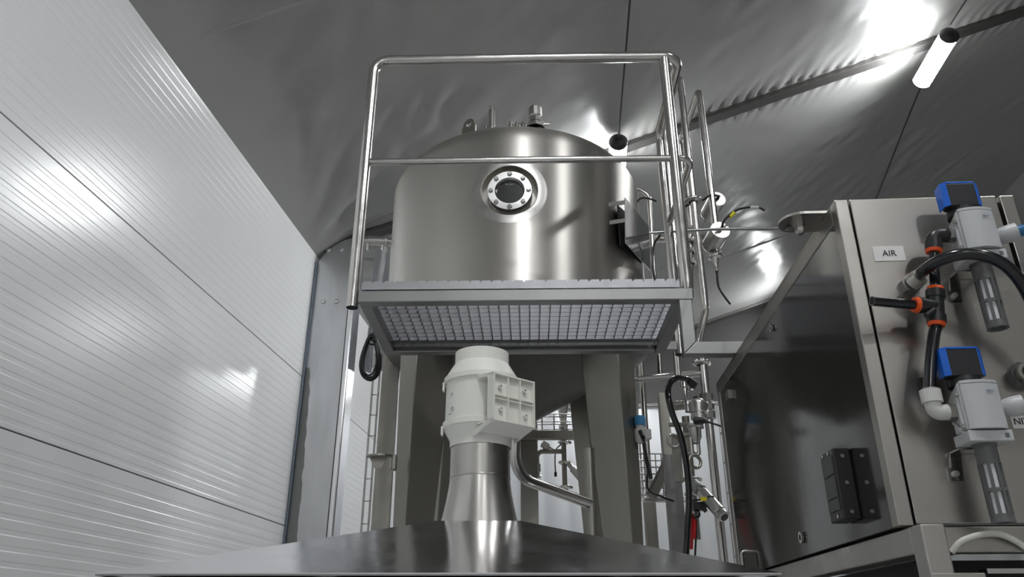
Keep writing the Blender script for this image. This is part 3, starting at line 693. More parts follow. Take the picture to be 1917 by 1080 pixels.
mb = MB(); kbox(mb, xg+0.0018, xg2-0.004, 0, 0.02, -CH+0.003, 0); door = mb.build('door', M['cab'], cab, bevel=0.002)
mb = MB(); kbox(mb, xg2+0.004, CWd, 0, 0.03, -CH, 0); mb.build('side_strip', M['cab'], cab, bevel=0.002)
mb = MB(); kbox(mb, 0, 0.03, 0.03, CD, -0.045, 0); mb.build('top_rail', M['leg'], cab, bevel=0.002)
mb = MB(); kbox(mb, 0.0, 0.03, CD-0.045, CD, -CH, -0.04); mb.build('rear_post', M['cabframe'], cab, bevel=0.002)
mb = MB(); kbox(mb, 0.002, 0.012, 0.030, CD-0.045, -CH, -0.04); side = mb.build('side_panel', M['cabside'], cab)
mb = MB(); kbox(mb, 0, CWd, 0.03, CD, -0.006, 0.0); mb.build('top_panel', M['cab'], cab)
mb = MB(); kbox(mb, CWd-0.01, CWd, 0.03, CD, -CH, -0.006); mb.build('far_side_panel', M['cab'], cab)
# things on the glossy side
def Sp(px, py, d=0.0): return onplane(px, py, C0 - KX*d, KX)
def Sl(px, py, d=0.0):
    q = Sp(px, py, d) - C0; return q.dot(KY), q.z
y0, z0 = Sl(1552, 846, 0.03); y1, z1 = Sl(1588, 975, 0.03)
jb_ = thing('terminal_block', K(-0.02, y0, z1), 'black terminal block with grey plates on the dark glossy cabinet side', 'terminal block')
ya, yb_ = Sl(1566, 880, 0.034)[0], Sl(1541, 880, 0.034)[0]
zt0, zb0 = Sl(1556, 840, 0.034)[1], Sl(1570, 976, 0.034)[1]
mb = MB(); kbox(mb, -0.036, 0.0, ya, yb_, zb0, zt0); mb.build('housing', M['blackp'], jb_, bevel=0.003)
hh = (zt0 - zb0)
for a, b in ((0.10, 0.36), (0.40, 0.68), (0.70, 0.86)):
    mb = MB(); kbox(mb, -0.0385, -0.035, ya+(yb_-ya)*0.1, yb_-(yb_-ya)*0.1, zt0-hh*b, zt0-hh*a); mb.build('cover_plate', M['plate'], jb_)
for a, q in ((0.05, 0.3), (0.05, 0.75), (0.94, 0.3)):
    mb = MB(); p = K(-0.036, ya+(yb_-ya)*q, zt0-hh*a); mb.cyl(p, p - KX*0.003, 0.004, n=12); mb.build('screw', M['chrome'], jb_)
for a in (0.12, 0.5, 0.9):
    mb = MB(); p = K(-0.018, ya, zt0-hh*a); mb.cyl(p, p - KY*0.003, 0.004, n=12); mb.build('screw', M['chrome'], jb_)
for px, py, nm, sc in ((1446, 614, 'lock', 0.010), (1502, 1006, 'lock', 0.014)):
    mb = MB(); mb.ring(Sp(px, py), -KX, sc, sc*0.55, 0.006, 24); o = mb.build(nm, M['chrome'], side)
    mb = MB(); mb.cyl(Sp(px, py), Sp(px, py) - KX*0.004, sc*0.45, n=12); mb.build('keyhole', M['dark'], o)
mb = MB(); p = Sp(1364, 741, 0.004); mb.box(p, 0.016, 0.05, 0.03, KX, KY, EZ); mb.build('hinge', M['leg'], side)
p0 = Sp(1396, 1032, 0.01); p1_ = Sp(1402, 1066, 0.01)
mb = MB(); mb.tube([p0 + KX*0.012, p0 - KX*0.014, Vector((p0.x, p0.y, p1_.z)) - KX*0.014, Vector((p0.x, p0.y, p1_.z)) + KX*0.012], 0.006, 0.01); mb.build('handle', M['cabframe'], side)
# rounded bracket on the top edge with its gland
bq = Sl(1562, 390)[0]
mb = MB(); bx0 = (at(1463, 410, 1.52) - C0).dot(KX); rr = 0.045; yc_ = 0.088
pts = [K(0.0, yc_-rr, -0.008), K(bx0+rr, yc_-rr, -0.008)] + [K(bx0+rr+rr*math.cos(t), yc_+rr*math.sin(t), -0.008) for t in [-PI/2 - PI*k/14 for k in range(1, 14)]] + [K(bx0+rr, yc_+rr, -0.008), K(0.0, yc_+rr, -0.008)]
mb.prism(pts, EZ*0.006); mb.build('top_bracket', M['cabframe'], cab, label='rounded flat bracket sticking out at the top left')
gp = K(bx0+rr, yc_, -0.008)
mb = MB(); mb.lathe([(0.0,0),(0.014,0),(0.014,-0.008),(0.011,-0.009),(0.012,-0.022),(0.007,-0.028),(0,-0.028)], gp, EZ, 6, smooth=False)
tag(mb.build('cable_gland', M['cabframe']), 'grey hexagonal gland under the rounded bracket at the cabinet top', 'cable gland')
cable([K(bx0+rr*0.55, yc_+0.01, -0.016), at(1340, 429, 2.3), at(1206, 437, 3.75)], 0.0052, 'flexible_conduit', 'long thin grey conduit running from the cabinet bracket behind the handrails to the tank', M['silencer'], 'conduit', False)

# stand of the cabinet
st = thing('cabinet_stand', K(CWd/2, CD/2, -C0.z), 'welded square tube stand that carries the control cabinet', 'stand')
px0, _, pz = Kl(1722, 980, 0.05); px1 = Kl(1768, 980, 0.05)[0]
sw = px1 - px0
mb = MB(); kbox(mb, px0, px1, -0.05, -0.002, -C0.z, pz); mb.build('front_post', M['cabframe'], st, bevel=0.003)
bz = -CH - 0.002
mb = MB(); kbox(mb, px0, px0+0.045, -0.002, CD+0.02, bz-0.048, bz); mb.build('side_beam', M['cabframe'], st, bevel=0.003)
mb = MB(); kbox(mb, px1, CWd+0.2, -0.002, 0.03, bz-0.045, bz); mb.build('front_beam', M['cab'], st, bevel=0.002)
mb = MB(); kbox(mb, px0, px0+0.045, CD-0.03, CD+0.02, -C0.z, bz-0.048); mb.build('rear_post', M['cabframe'], st, bevel=0.003)
z_l = Kl(1780, 1072, 0.06)[2]; xl_ = Kl(1742, 1072, 0.06)[0]; xr_ = Kl(1845, 1072, 0.06)[0]
mb = MB(); kbox(mb, xl_, xr_, -0.06, -0.05, z_l-0.06, z_l); mb.build('lower_bracket', M['cabframe'], st, bevel=0.002)
mb = MB(); kbox(mb, px1+0.002, CWd+0.25, 0.10, 0.12, -C0.z+0.1, bz-0.05); mb.build('dark_panel', M['dark'], st)
mb = MB(); kbox(mb, px0+0.05, px0+0.06, 0.02, CD-0.1, -C0.z+0.1, bz-0.05); mb.build('dark_side', M['dark'], st)
mb = MB(); a = Kp(1840, 1070, 0.03); mb.beam(a, a + KX*0.3, 0.03, 0.008); mb.build('shelf_edge', M['chrome'], st)
cable([Kp(1781, 1034, 0.005), Kp(1800, 1013, 0.012), Kp(1835, 1001, 0.016), Kp(1870, 1000, 0.016), Kp(1900, 1012, 0.012), Kp(1925, 1030, 0.006)], 0.0055, 'white_cable', 'white cable arching in front of the frame strip below the cabinet door', M['whitehose'])

# label plates
def plate_label(px0, py0, px1, py1, txt, label, size):
    a = Kl(px0, py0, 0.001); b = Kl(px1, py1, 0.001); x0, x1 = a[0], b[0]; z0, z1 = b[2], a[2]
    t = thing('label_plate', K((x0+x1)/2, -0.001, z0), label, 'label')
    mb = MB(); kbox(mb, x0, x1, -0.0016, -0.0002, z0, z1); mb.build('plate', M['label'], t, bevel=0.0006)
    text(txt, size, K((x0+x1)/2, -0.002, (z0+z1)/2), KX, EZ, M['ink'], t); return x0, x1, z0, z1
q = plate_label(1632, 461.5, 1697, 488, 'AIR', 'small white plate reading AIR on the cabinet door', 0.019)
aN = Kl(1890, 777, 0.001); wN = 0.098
bN = aN[2] - 0.026
t = thing('label_plate', K(aN[0]+wN/2, -0.001, bN), 'white plate reading NITR, cut by the right edge, beside the lower regulator', 'label')
mb = MB(); kbox(mb, aN[0], aN[0]+wN, -0.0016, -0.0002, bN, aN[2]); mb.build('plate', M['label'], t, bevel=0.0006)
text('NITROGEN', 0.018, K(aN[0]+wN/2, -0.002, bN+0.013), KX, EZ, M['ink'], t)

# ------------------------------------------------------------------ pressure regulators
# local sizes from the lower unit; the cover front stands dF off the door
dF = 0.10
def regulator(pxTL, pyTL, label):
    ox, _, oz = Kl(pxTL, pyTL, dF)                 # top left of the cover
    w, h = 0.066, 0.088
    def L(x, d, z): return K(ox + x, -d, oz + z)
    def lb(mb, x0, x1, d0, d1, z0, z1): return mb.box(L((x0+x1)/2, (d0+d1)/2, (z0+z1)/2), x1-x0, d1-d0, z1-z0, KX, KY, EZ)
    t = thing('pressure_regulator', L(w/2, 0.0, -0.24), label, 'pressure regulator', 'air pressure regulators on the cabinet door')
    mb = MB()
    mb.prism([L(-0.002,0.086,0.0), L(-0.002,0.050,-0.016), L(-0.002,0.040,-0.024), L(-0.002,0.040,-h), L(-0.002,0.086,-h)], KX*(w+0.004))
    bd = mb.build('body', M['grayp'], t, bevel=0.003)
    # convex cover
    mb = MB(); arc = [(x, 0.092 + 0.009*math.sin(PI*x/w)**0.8 if 0 < x < w else 0.092) for x in [w*k/12 for k in range(13)]]
    mb.prism([L(0,0.085,-h)] + [L(x, d, -h) for x, d in arc] + [L(w,0.085,-h)], EZ*(h-0.006)); mb.build('front_cover', M['grayp'], bd, bevel=0.0008)
    mb = MB(); mb.prism([L(0,0.085,-0.0052)] + [L(x, d, -0.0052) for x, d in arc] + [L(w,0.085,-0.0052)], EZ*0.006); mb.build('cover_cap', M['grayp'], bd, bevel=0.0008)
    text('FESTO', 0.0052, L(w*0.70, 0.1012, -0.021), KX + KY*0.15, EZ, M['inkg'], bd, name='brand_mark')
    mb = MB(); lb(mb, -0.005, w+0.006, 0.035, 0.092, -h-0.022, -h-0.002); mb.build('base_block', M['grayp'], t, bevel=0.002)
    mb = MB(); lb(mb, w-0.009, w-0.002, 0.090, 0.0928, -h-0.016, -h-0.008); mb.build('port_mark', M['silencer'], t)
    mb = MB()
    for za, zb_ in ((-0.026,-0.052), (-0.094,-0.066)):
        mb.beam(L(-0.004,0.080,za), L(-0.004,0.048,zb_), 0.006, 0.005)
    mb.beam(L(-0.004,0.076,-0.026), L(-0.004,0.076,-0.086), 0.006, 0.005, up=KX)
    mb.build('side_rib', M['grayp'], bd)
    for za in (-0.022, -0.080):
        mb = MB(); mb.cyl(L(-0.002,0.081,za), L(-0.008,0.081,za), 0.004, n=12); mb.build('screw', M['chrome'], bd)
    # knob
    cx, cd = w/2 - 0.011, 0.070
    mb = MB(); mb.lathe([(0,0.0),(0.028,0.0),(0.029,-0.016),(0.026,-0.018),(0,-0.018)][::-1], L(cx+0.004, cd-0.010, 0.014), EZ, 28); mb.build('knob_collar', M['blackp'], t)
    hw_ = 0.0355; ch = 0.008; hy = 0.015
    oct_ = [(-hw_, -hy+ch), (-hw_+ch, -hy), (hw_-ch, -hy), (hw_, -hy+ch), (hw_, hy-ch), (hw_-ch, hy), (-hw_+ch, hy), (-hw_, hy-ch)]
    mb = MB(); mb.prism([L(cx+a, cd-b, 0.013) for a, b in oct_], EZ*0.052); kn = mb.build('knob', M['blackp'], t, bevel=0.002)
    mb = MB(); mb.prism([L(cx+a*1.02, cd-b*1.02, 0.065) for a, b in oct_], EZ*0.004); mb.build('knob_cap', M['blue'], kn, bevel=0.001)
    for sx in (-1, 1):
        mb = MB(); mb.prism([L(cx+sx*hw_, cd-hy, 0.014), L(cx+sx*(hw_+0.002), cd-hy, 0.014), L(cx+sx*(hw_+0.002), cd+hy-ch+0.001, 0.014), L(cx+sx*(hw_-ch+0.001), cd+hy+0.0015, 0.014), L(cx+sx*(hw_-ch), cd+hy, 0.014), L(cx+sx*hw_, cd+hy-ch, 0.014)], EZ*0.051)
        mb.build('knob_grip', M['blue'], kn)
    # silencer
    sc = L(w/2+0.0, 0.062, -h-0.022); r = 0.0185
    mb = MB(); mb.lathe([(0,0.0),(0.020,0),(0.020,-0.005),(r,-0.006),(r,-0.036),(r-0.003,-0.036)], sc, EZ, 28); mb.lathe([(r-0.003,-0.078),(r,-0.078),(r,-0.084),(r-0.003,-0.084)], sc, EZ, 28)
    mb.lathe([(r-0.004,-0.122),(r,-0.122),(r+0.0008,-0.136),(r-0.005,-0.136),(r-0.005,-0.124)], sc, EZ, 28)
    for k in range(8):
        t_ = 2*PI*k/8 + 0.2; p = sc + (KX*math.cos(t_) + KY*math.sin(t_))*(r-0.0015)
        mb.beam(p - EZ*0.034, p - EZ*0.124, 0.0055, 0.004, up=(KX*math.cos(t_) + KY*math.sin(t_)))
    sl = mb.build('silencer', M['silencer'], t)
    mb = MB(); mb.lathe([(0,-0.03),(r-0.0045,-0.03),(r-0.0045,-0.128),(0,-0.128)], sc, EZ, 24); mb.build('silencer_core', M['sinter'], sl)
    # wall bracket
    mb = MB(); lb(mb, -0.012, 0.014, 0.0, 0.003, -h-0.075, -h-0.052); lb(mb, -0.002, w-0.02, 0.003, 0.04, -h-0.026, -h-0.023); mb.prism([L(0.0,0.0,-h-0.024), L(0.02,0.0,-h-0.024), L(0.012,0.0,-h-0.075), L(-0.008,0.0,-h-0.075)], -KY*0.003)
    br = mb.build('mounting_bracket', M['chrome'], t)
    mb = MB(); c = L(0.0, 0.003, -h-0.063); mb.cyl(c, c-KY*0.006, 0.006, n=6); mb.build('screw', M['steel'], br)
    return L, t
L1, r1 = regulator(1796, 388, 'upper grey pressure regulator with blue and black knob beside the AIR label')
L2, r2 = regulator(1799, 711, 'lower grey pressure regulator with blue and black knob above the NITR label')

def fitting(name, label, cat='hose fitting', group=None):
    pass
def cylp(name, a, b, r, mt, parent, r2=None, n=20):
    mb = MB(); mb.cyl(a, b, r, r2, n); return mb.build(name, mt, parent)
def tubep(name, pts, r, mt, parent, rad=0.0, n=16):
    mb = MB(); mb.tube(pts, r, rad, n=n); return mb.build(name, mt, parent)
# upper unit: black elbow on the left with orange ring
hz1 = -0.058
e1 = Kp(1747, 440, 0.064); hz1 = (e1.z - L1(0,0,0).z); e0 = L1(-0.004, 0.062, hz1)
t = thing('elbow_fitting', e1 - EZ*0.035, 'black push-in elbow with orange ring left of the upper regulator', 'hose fitting')
cylp('hex_nut', e0, e0 - KX*0.012, 0.0155, M['frame'], t, n=6)
tt = Kp(1752, 574, 0.060); hd1 = (tt - e1).normalized()
tubep('elbow', [e0 - KX*0.012, e1, e1 + hd1*0.030], 0.0145, M['blackp'], t, 0.014)
o = cylp('collar', e1 + hd1*0.016, e1 + hd1*0.034, 0.0165, M['blackp'], t)
cylp('release_ring', e1 + hd1*0.034, e1 + hd1*0.040, 0.0165, M['orange'], t, 0.0145)
# tee
TD = -hd1
tee = thing('tee_fitting', tt - EZ*0.04, 'black push-in tee with three orange rings left of the upper regulator', 'hose fitting')
mb = MB(); mb.cyl(tt + TD*0.028, tt - TD*0.028, 0.0150, n=20); mb.build('barrel', M['blackp'], tee)
bdir = (-KX*0.93 - KY*0.20 + EZ*0.02).normalized()
mb = MB(); mb.cyl(tt, tt + bdir*0.036, 0.0145, n=20); mb.build('branch', M['blackp'], tee)
for s, nm in ((1, 'collar'), (-1, 'collar')):
    cylp(nm, tt + TD*s*0.018, tt + TD*s*0.034, 0.0175, M['blackp'], tee)
    cylp('release_ring', tt + TD*s*0.034, tt + TD*s*0.041, 0.0165, M['orange'], tee, 0.0145)
cylp('collar', tt + bdir*0.026, tt + bdir*0.040, 0.0160, M['blackp'], tee)
cylp('release_ring', tt + bdir*0.040, tt + bdir*0.047, 0.0160, M['orange'], tee, 0.014)
tubep('tab', [tt - KX*0.012 - KY*0.014 - EZ*0.012, tt - KX*0.032 - KY*0.018 - EZ*0.026], 0.0055, M['blackp'], tee)
t = thing('hose_stub', tt + bdir*0.05, 'short open end of black hose pointing left out of the tee fitting', 'hose')
tubep('hose', [tt + bdir*0.047, tt + bdir*0.135], 0.0095, M['hose'], t); cylp('open_end', tt + bdir*0.1349, tt + bdir*0.1355, 0.0070, M['dark'], t)
mb = MB(); mb.cyl(e1 + hd1*0.040, tt + TD*0.041, 0.0095, n=18); tag(mb.build('air_hose', M['hose']), 'short straight black air hose between the elbow and the tee', 'hose')
# lower unit: pale elbow on the left
hz2 = -0.052
f1 = Kp(1750, 772, 0.062); hz2 = f1.z - L2(0,0,0).z; f0 = L2(-0.004, 0.062, hz2)
t = thing('pale_elbow_fitting', f1, 'pale plastic elbow fitting on the left of the lower regulator', 'hose fitting')
cylp('hex_nut', f0, f0 - KX*0.014, 0.0165, M['leg'], t, n=6)
tubep('elbow', [f0 - KX*0.014, f1, f1 + EZ*0.022], 0.0145, M['whitep'], t, 0.014)
cylp('collar', f1 + EZ*0.018, f1 + EZ*0.042, 0.0185, M['whitep'], t)
cylp('lip', f1 + EZ*0.042, f1 + EZ*0.045, 0.0150, M['frame'], t)
mb = MB(); mb.tube(spline([tt - TD*0.041, tt*0.66 + (f1+EZ*0.045)*0.34 + KX*0.001, tt*0.33 + (f1+EZ*0.045)*0.67 - KX*0.001, f1 + EZ*0.043]), 0.0110, n=18)
tag(mb.build('air_hose', M['hose']), 'straight black air hose from the tee down to the pale elbow', 'hose')
# right hand ports
for L_, hz_, hm, lab, hl, z_ in ((L1, -0.052, M['bluehose'], 'grey push-in fitting on the right of the upper regulator', 'blue air hose leaving the upper regulator to the right', 0.016), (L2, -0.046, M['hose'], 'grey push-in fitting on the right of the lower regulator', 'black air hose leaving the lower regulator to the right', 0.010)):
    a = L_(0.068, 0.068, hz_); d = (KX*0.9 - KY*0.40 + EZ*0.10).normalized()
    t = thing('push_in_fitting', a, lab, 'hose fitting')
    cylp('stem', a, a + KX*0.010, 0.008, M['chrome'], t)
    mb = MB(); mb.lathe([(0,-0.004),(0.010,-0.004),(0.0165,0.006),(0.0185,0.020),(0.0185,0.034),(0.013,0.036),(0,0.036)], a + KX*0.010, d, 24); mb.build('socket', M['grayp'], t)
    b = a + KX*0.010 + d*0.036
    mb = MB(); mb.tube(spline([b, b + d*0.04, b + d*0.10 + EZ*z_, b + d*0.2 + EZ*z_*2]), 0.0115, n=18); tag(mb.build('air_hose', hm), hl, 'hose')
# panel bulkhead fitting with the big arching hose
bh = Kp(1702, 536, 0.0)
t = thing('bulkhead_fitting', bh, 'grey bulkhead fitting on the cabinet door where the arching black hose begins', 'hose fitting')
cylp('nut', bh, bh - KY*0.018, 0.022, M['frame'], t, n=6)
hd = (-KY*0.8 + KX*0.45 + EZ*0.35).normalized()
cylp('socket', bh - KY*0.014, bh - KY*0.014 + hd*0.022, 0.0175, M['cabframe'], t)
h0 = bh - KY*0.014 + hd*0.022
cylp('ring', h0 - hd*0.002, h0 + hd*0.004, 0.0155, M['whitep'], t)
mb = MB(); mb.tube(spline([h0, Kp(1728, 507, 0.075), Kp(1765, 485, 0.115), Kp(1815, 475, 0.135), Kp(1866, 487, 0.14), Kp(1905, 520, 0.13), Kp(1935, 575, 0.10), Kp(1950, 640, 0.07)]), 0.0115, n=20)
tag(mb.build('air_hose', M['hose']), 'thick black air hose arching in front of the upper regulator', 'hose')
gq = Kp(1908, 706, 0.0)
t = thing('cable_inlet', gq, 'dark round threaded inlet at the right edge above the lower regulator', 'hose fitting')
cylp('nut', gq, gq - KY*0.02, 0.026, M['silencer'], t, n=6); cylp('socket', gq - KY*0.02, gq - KY*0.035, 0.020, M['leg'], t); cylp('opening', gq - KY*0.0345, gq - KY*0.036, 0.013, M['dark'], t)

# ------------------------------------------------------------------ valves, pipes and trays right of the tank
def clampp(name, c, ax, r, parent, wing=True, sd=None):
    ax = Vector(ax).normalized()
    mb = MB(); mb.lathe([(r,-0.012),(r*1.25,-0.010),(r*1.75,-0.006),(r*1.85,-0.003),(r*1.85,0.003),(r*1.75,0.006),(r*1.25,0.010),(r,0.012)], c, ax, 28)
    if wing:
        s = Vector(sd) if sd else ax.orthogonal().normalized(); mb.cyl(c + s*r*1.7 - ax.cross(s)*0.012, c + s*r*1.7 + ax.cross(s)*0.016, 0.005, n=10); mb.cyl(c + s*r*1.9 + ax.cross(s)*0.012, c + s*r*1.9 + ax.cross(s)*0.022, 0.009, n=8)
    return mb.build(name, M['chrome'], parent)
def actuator(cap, axis, r, L, label, name='valve_actuator'):
    t = thing(name, cap, label, 'valve'); d = Vector(axis).normalized()
    mb = MB(); mb.lathe([(0,0.004),(r*0.93,0.004),(r*0.93,0.0),(r*0.99,0.0),(r,0.003),(r,L),(r*0.9,L+0.005),(r*0.55,L+0.02),(r*0.4,L+0.05),(0,L+0.05)], cap, d, 40); b = mb.build('cylinder', M['steel'], t)
    mb = MB(); mb.lathe([(0,-0.001),(r*0.90,-0.001),(r*0.90,0.004)], cap, d, 40); mb.build('end_cap', M['duct'], b)
    mb = MB(); mb.torus(cap + d*(L+0.002), d, r*0.97, 0.004, 32, 8); mb.build('clamp_ring', M['chrome'], b); return t, b
ad = Vector((-0.10, 0.96, -0.10))
c1 = at(1343, 372, 3.22); c2 = at(1349, 430, 3.05)
t1, _ = actuator(c1, ad, 0.041, 0.13, 'upper stainless valve actuator with a cable in its round end cap'); 
t2, b2 = actuator(c2, ad, 0.043, 0.13, 'lower stainless valve actuator with a yellow-tagged cable in its end cap')
def plug(c, d, parent):
    mb = MB(); mb.cyl(c, c - Vector(d).normalized()*0.022, 0.008, n=12); return mb.build('cable_plug', M['blackp'], parent)
plug(c1, ad, t1); plug(c2, ad, t2)
dn_ = -ad.normalized()
cable([c1 + dn_*0.02, c1 + dn_*0.03 + Vector((-0.04,0,0.0)), at(1310, 378, 3.15), at(1290, 383, 3.15), at(1277, 390, 3.2)], 0.0055, 'sensor_cable', 'black cable reaching left from the upper valve actuator')
q = [c2 + dn_*0.02, at(1356, 412, 3.0), at(1378, 394, 3.0), at(1402, 388, 3.0), at(1420, 388, 3.0), at(1432, 394, 3.0)]
o = cable(q, 0.0055, 'sensor_cable', 'short loose black cable curling right from the lower valve actuator')
mb = MB(); mb.cyl(at(1366, 406, 3.0), at(1374, 398, 3.0), 0.0085, n=12); mb.build('cable_marker', M['yellow'], o)
mb = MB(); mb.cyl(at(1404, 388, 3.0), at(1420, 388, 3.0), 0.0065, n=12); mb.build('cable_marker', M['whitep'], o, label='white band')
# sensor hanging below the lower actuator
s0 = at(1338, 480, 3.18)
t = thing('level_sensor', s0, 'small stainless sensor clamped below the lower valve actuator', 'sensor')
mb = MB(); ax = Vector((0.02,0,-1)).normalized(); mb.lathe([(0.018,-0.03),(0.018,-0.01),(0.032,-0.007),(0.034,0.0),(0.032,0.007),(0.018,0.014),(0.015,0.03),(0.011,0.04),(0.011,0.052),(0.0125,0.053),(0.0125,0.064),(0.009,0.066),(0.009,0.076),(0,0.076)], s0, ax, 24); mb.build('probe', M['chrome'], t)
mb = MB(); mb.cyl(s0 + ax*0.066, s0 + ax*0.080, 0.008, n=10); mb.build('cable_plug', M['blackp'], t)
mb = MB(); mb.cyl(s0 + Vector((-0.034,-0.01,0)), s0 + Vector((-0.034,0.02,0)), 0.005, n=8); mb.build('clamp_screw', M['chrome'], t)
e_ = s0 + ax*0.08
cable([e_, at(1345, 535, 3.16), at(1355, 553, 3.14), at(1367, 569, 3.12)], 0.0055, 'sensor_cable', 'black cable dangling below the small sensor')
# horizontal product pipe from the tank
pA = at(1196, 440, 3.8); pB = at(1332, 438, 3.42)
t = thing('product_pipe', pA, 'polished horizontal product pipe from the right side of the tank to the valve heads', 'pipe')
mb = MB(); mb.tube([Vector((0.64, 3.85, pA.z)), Vector((0.78, 3.85, pA.z)), Vector((at(1350,440,3.42).x, 3.42, pA.z-0.22))], 0.019, 0.05); mb.build('tube', M['pipe'], t)
clampp('clamp', Vector((0.78, 3.845, pA.z)), (1,0,0), 0.022, t); 
mb = MB(); mb.lathe([(0.02,0),(0.03,0.002),(0.03,0.03),(0.02,0.032)], Vector((0.70,3.85,pA.z)), (1,0,0), 24); mb.build('union', M['chrome'], t)
for px, py, rr_ in ((1292, 452, 0.024), (1294, 470, 0.018), (1293, 490, 0.022)):
    c = at(px, py, 3.55); clampp('clamp', c, (0.1,0,1), rr_, t)
mb = MB(); mb.tube([at(1291, 440, 3.55), at(1294, 560, 3.55)], 0.014); mb.build('branch_tube', M['pipe'], t)
# breather pipe next to the tank edge
mb = MB(); mb.tube([at(1178, 350, 3.75), at(1200, 356, 3.75), at(1215, 366, 3.75), at(1228, 560, 3.75), at(1236, 700, 3.75)], 0.0125, 0.06)
tag(mb.build('breather_pipe', M['pipe']), 'thin bent pipe rising beside the right edge of the tank', 'pipe')
cable([at(1188, 388, 3.6), at(1197, 373, 3.6), at(1212, 371, 3.6), at(1229, 377, 3.6)], 0.005, 'sensor_cable', 'short black cable curling from the side plate of the tank')
cable([at(1236, 440, 3.5), at(1224, 460, 3.5), at(1222, 500, 3.5), at(1228, 530, 3.5)], 0.006, 'sensor_cable', 'thin black cable hanging in front of the breather pipe')
# flange on the left grab pole
t = thing('pipe_clamp', at(1297, 375, 3.1), 'round polished clamp around the slim grab rail left of the upper valve actuator', 'clamp')
clampp('clamp', at(1297, 375, 3.12), (0,0,1), 0.021, t, sd=(1,0,0)); 
# vertical pipes below the platform
def vpipe(px, y0, y1, Y, r, label, name='process_pipe', mt='pipe', x2=None, **k):
    a = at(px, y0, Y); b = at(px, y1, Y); b = Vector((a.x, Y, b.z)); t = thing(name, b, label, 'pipe')
    mb = MB(); mb.tube([a, b], r); mb.build('tube', M[mt], t); return t, a, b
vpipe(1197, 640, 1090, 4.25, 0.016, 'grey vertical pipe just right of the front right tank leg')
vpipe(1266, 655, 712, 3.3, 0.016, 'short vertical pipe under the rail tube at the platform right corner')
tD, aD, bD = vpipe(1313, 655, 1090, 3.3, 0.0185, 'tall polished vertical pipe with ribbed union right of the black hose')
clampp('clamp', at(1312, 679, 3.3), (0,0,1), 0.021, tD, sd=(1,0,0)); 
for y0_, y1_ in ((738, 752), (757, 768), (771, 785)):
    a = at(1313, y0_, 3.3); b = at(1313, y1_, 3.3); b.x = aD.x; a.x = aD.x
    mb = MB(); mb.lathe([(0.0185,0),(0.031,0.001),(0.031,(a-b).length-0.001),(0.0185,(a-b).length)], b, EZ, 10, smooth=False); mb.build('union_nut', M['chrome'], tD)
a = at(1190, 711, 3.4); b = at(1316, 711, 3.3)
mb = MB(); mb.tube([a, Vector((aD.x, 3.3, a.z))], 0.0145); tag(mb.build('cross_pipe', M['pipe']), 'bright horizontal tube below the platform between leg and tall pipe', 'pipe')
mb = MB(); mb.tube([at(1206, 936, 3.955), at(1298, 936, 3.955)], 0.012); tag(mb.build('cross_pipe', M['pipe']), 'lower horizontal tube behind the wire basket right of the leg', 'pipe')
# rack posts
def post(px, y0, y1, Y, w_, dth, label, mt='leg'):
    a = at(px, y0, Y); z1_ = 0.0 if y1 is None else at(px, y1, Y).z
    mb = MB(); mb.box(Vector((a.x, Y, (a.z+z1_)/2)), w_, dth, a.z-z1_); return tag(mb.build('rack_post', M[mt], bevel=0.002), label, 'post')
post(1240, 737, None, 4.0, 0.05, 0.05, 'square steel rack post behind the upper part of the black hose')
post(1256, 851, None, 3.7, 0.075, 0.04, 'wide flat rack post behind the black hose near the hood', 'frame')
post(1216, 940, None, 3.85, 0.055, 0.03, 'dark upright with cable clips below the wire basket', 'leg')
# diagonal strut between the rack posts
mb = MB(); mb.beam(at(1219, 930, 3.86), at(1250, 866, 3.92), 0.03, 0.045); tag(mb.build('brace', M['leg']), 'slanted steel brace beside the wire basket', 'brace')
# black product hose
hp = [at(1296, 716, 3.1), at(1284, 709, 3.08), at(1266, 708, 3.05), at(1253, 720, 3.03), at(1251, 742, 3.0), at(1259, 775, 3.0), at(1274, 815, 3.0), at(1285, 870, 3.0), at(1290, 930, 3.0), at(1287, 990, 3.0), at(1283, 1060, 3.0)]
hp += [at(1280, 1130, 3.0), at(1278, 1200, 3.0), at(1276, 1280, 3.0)]
hs = cable(hp, 0.0125, 'product_hose', 'long black rubber hose hooked over and hanging down to the hood', M['hose'], 'hose')
mb = MB(); mb.lathe([(0.014,0),(0.018,0.004),(0.018,0.03),(0.014,0.034)], at(1290, 713, 3.09), (at(1300,720,3.1)-at(1288,711,3.09)), 12); mb.build('hose_clip', M['blackp'], hs)
# valve stack
c = at(1301, 745, 3.2)
t = thing('sampling_valve', c, 'upright stainless valve with black cap beside the hanging hose', 'valve')
vs_d = Vector((0.03, 0, -1)).normalized()
mb = MB(); mb.lathe([(0,0.0),(0.026,0.0),(0.033,0.008),(0.035,0.02),(0.035,0.055),(0.028,0.06),(0.028,0.065),(0.034,0.068),(0.034,0.085),(0.022,0.09),(0.015,0.10),(0.015,0.125)], at(1304, 748, 3.2), vs_d, 28); mb.build('bonnet', M['steel'], t)
mb = MB(); mb.lathe([(0,-0.012),(0.012,-0.012),(0.016,-0.006),(0.018,0.002)], at(1304, 748, 3.2), vs_d, 20); mb.build('cap', M['blackp'], t)
cc = at(1299, 800, 3.2)
mb = MB(); mb.lathe([(0.012,-0.01),(0.032,-0.006),(0.032,0.004),(0.026,0.01),(0.024,0.05),(0.017,0.062),(0.014,0.075)], at(1300, 797, 3.2), vs_d, 24); bt_ = mb.build('lower_body', M['steel'], t)
mb = MB(); ra = at(1301, 832, 3.2); mb.tube([ra + Vector((-0.014,0,0.03)), ra + Vector((-0.014,0,-0.045)), ra + Vector((0.014,0,-0.045)), ra + Vector((0.014,0,0.03))], 0.008, 0.013); mb.build('u_tube', M['pipe'], t)
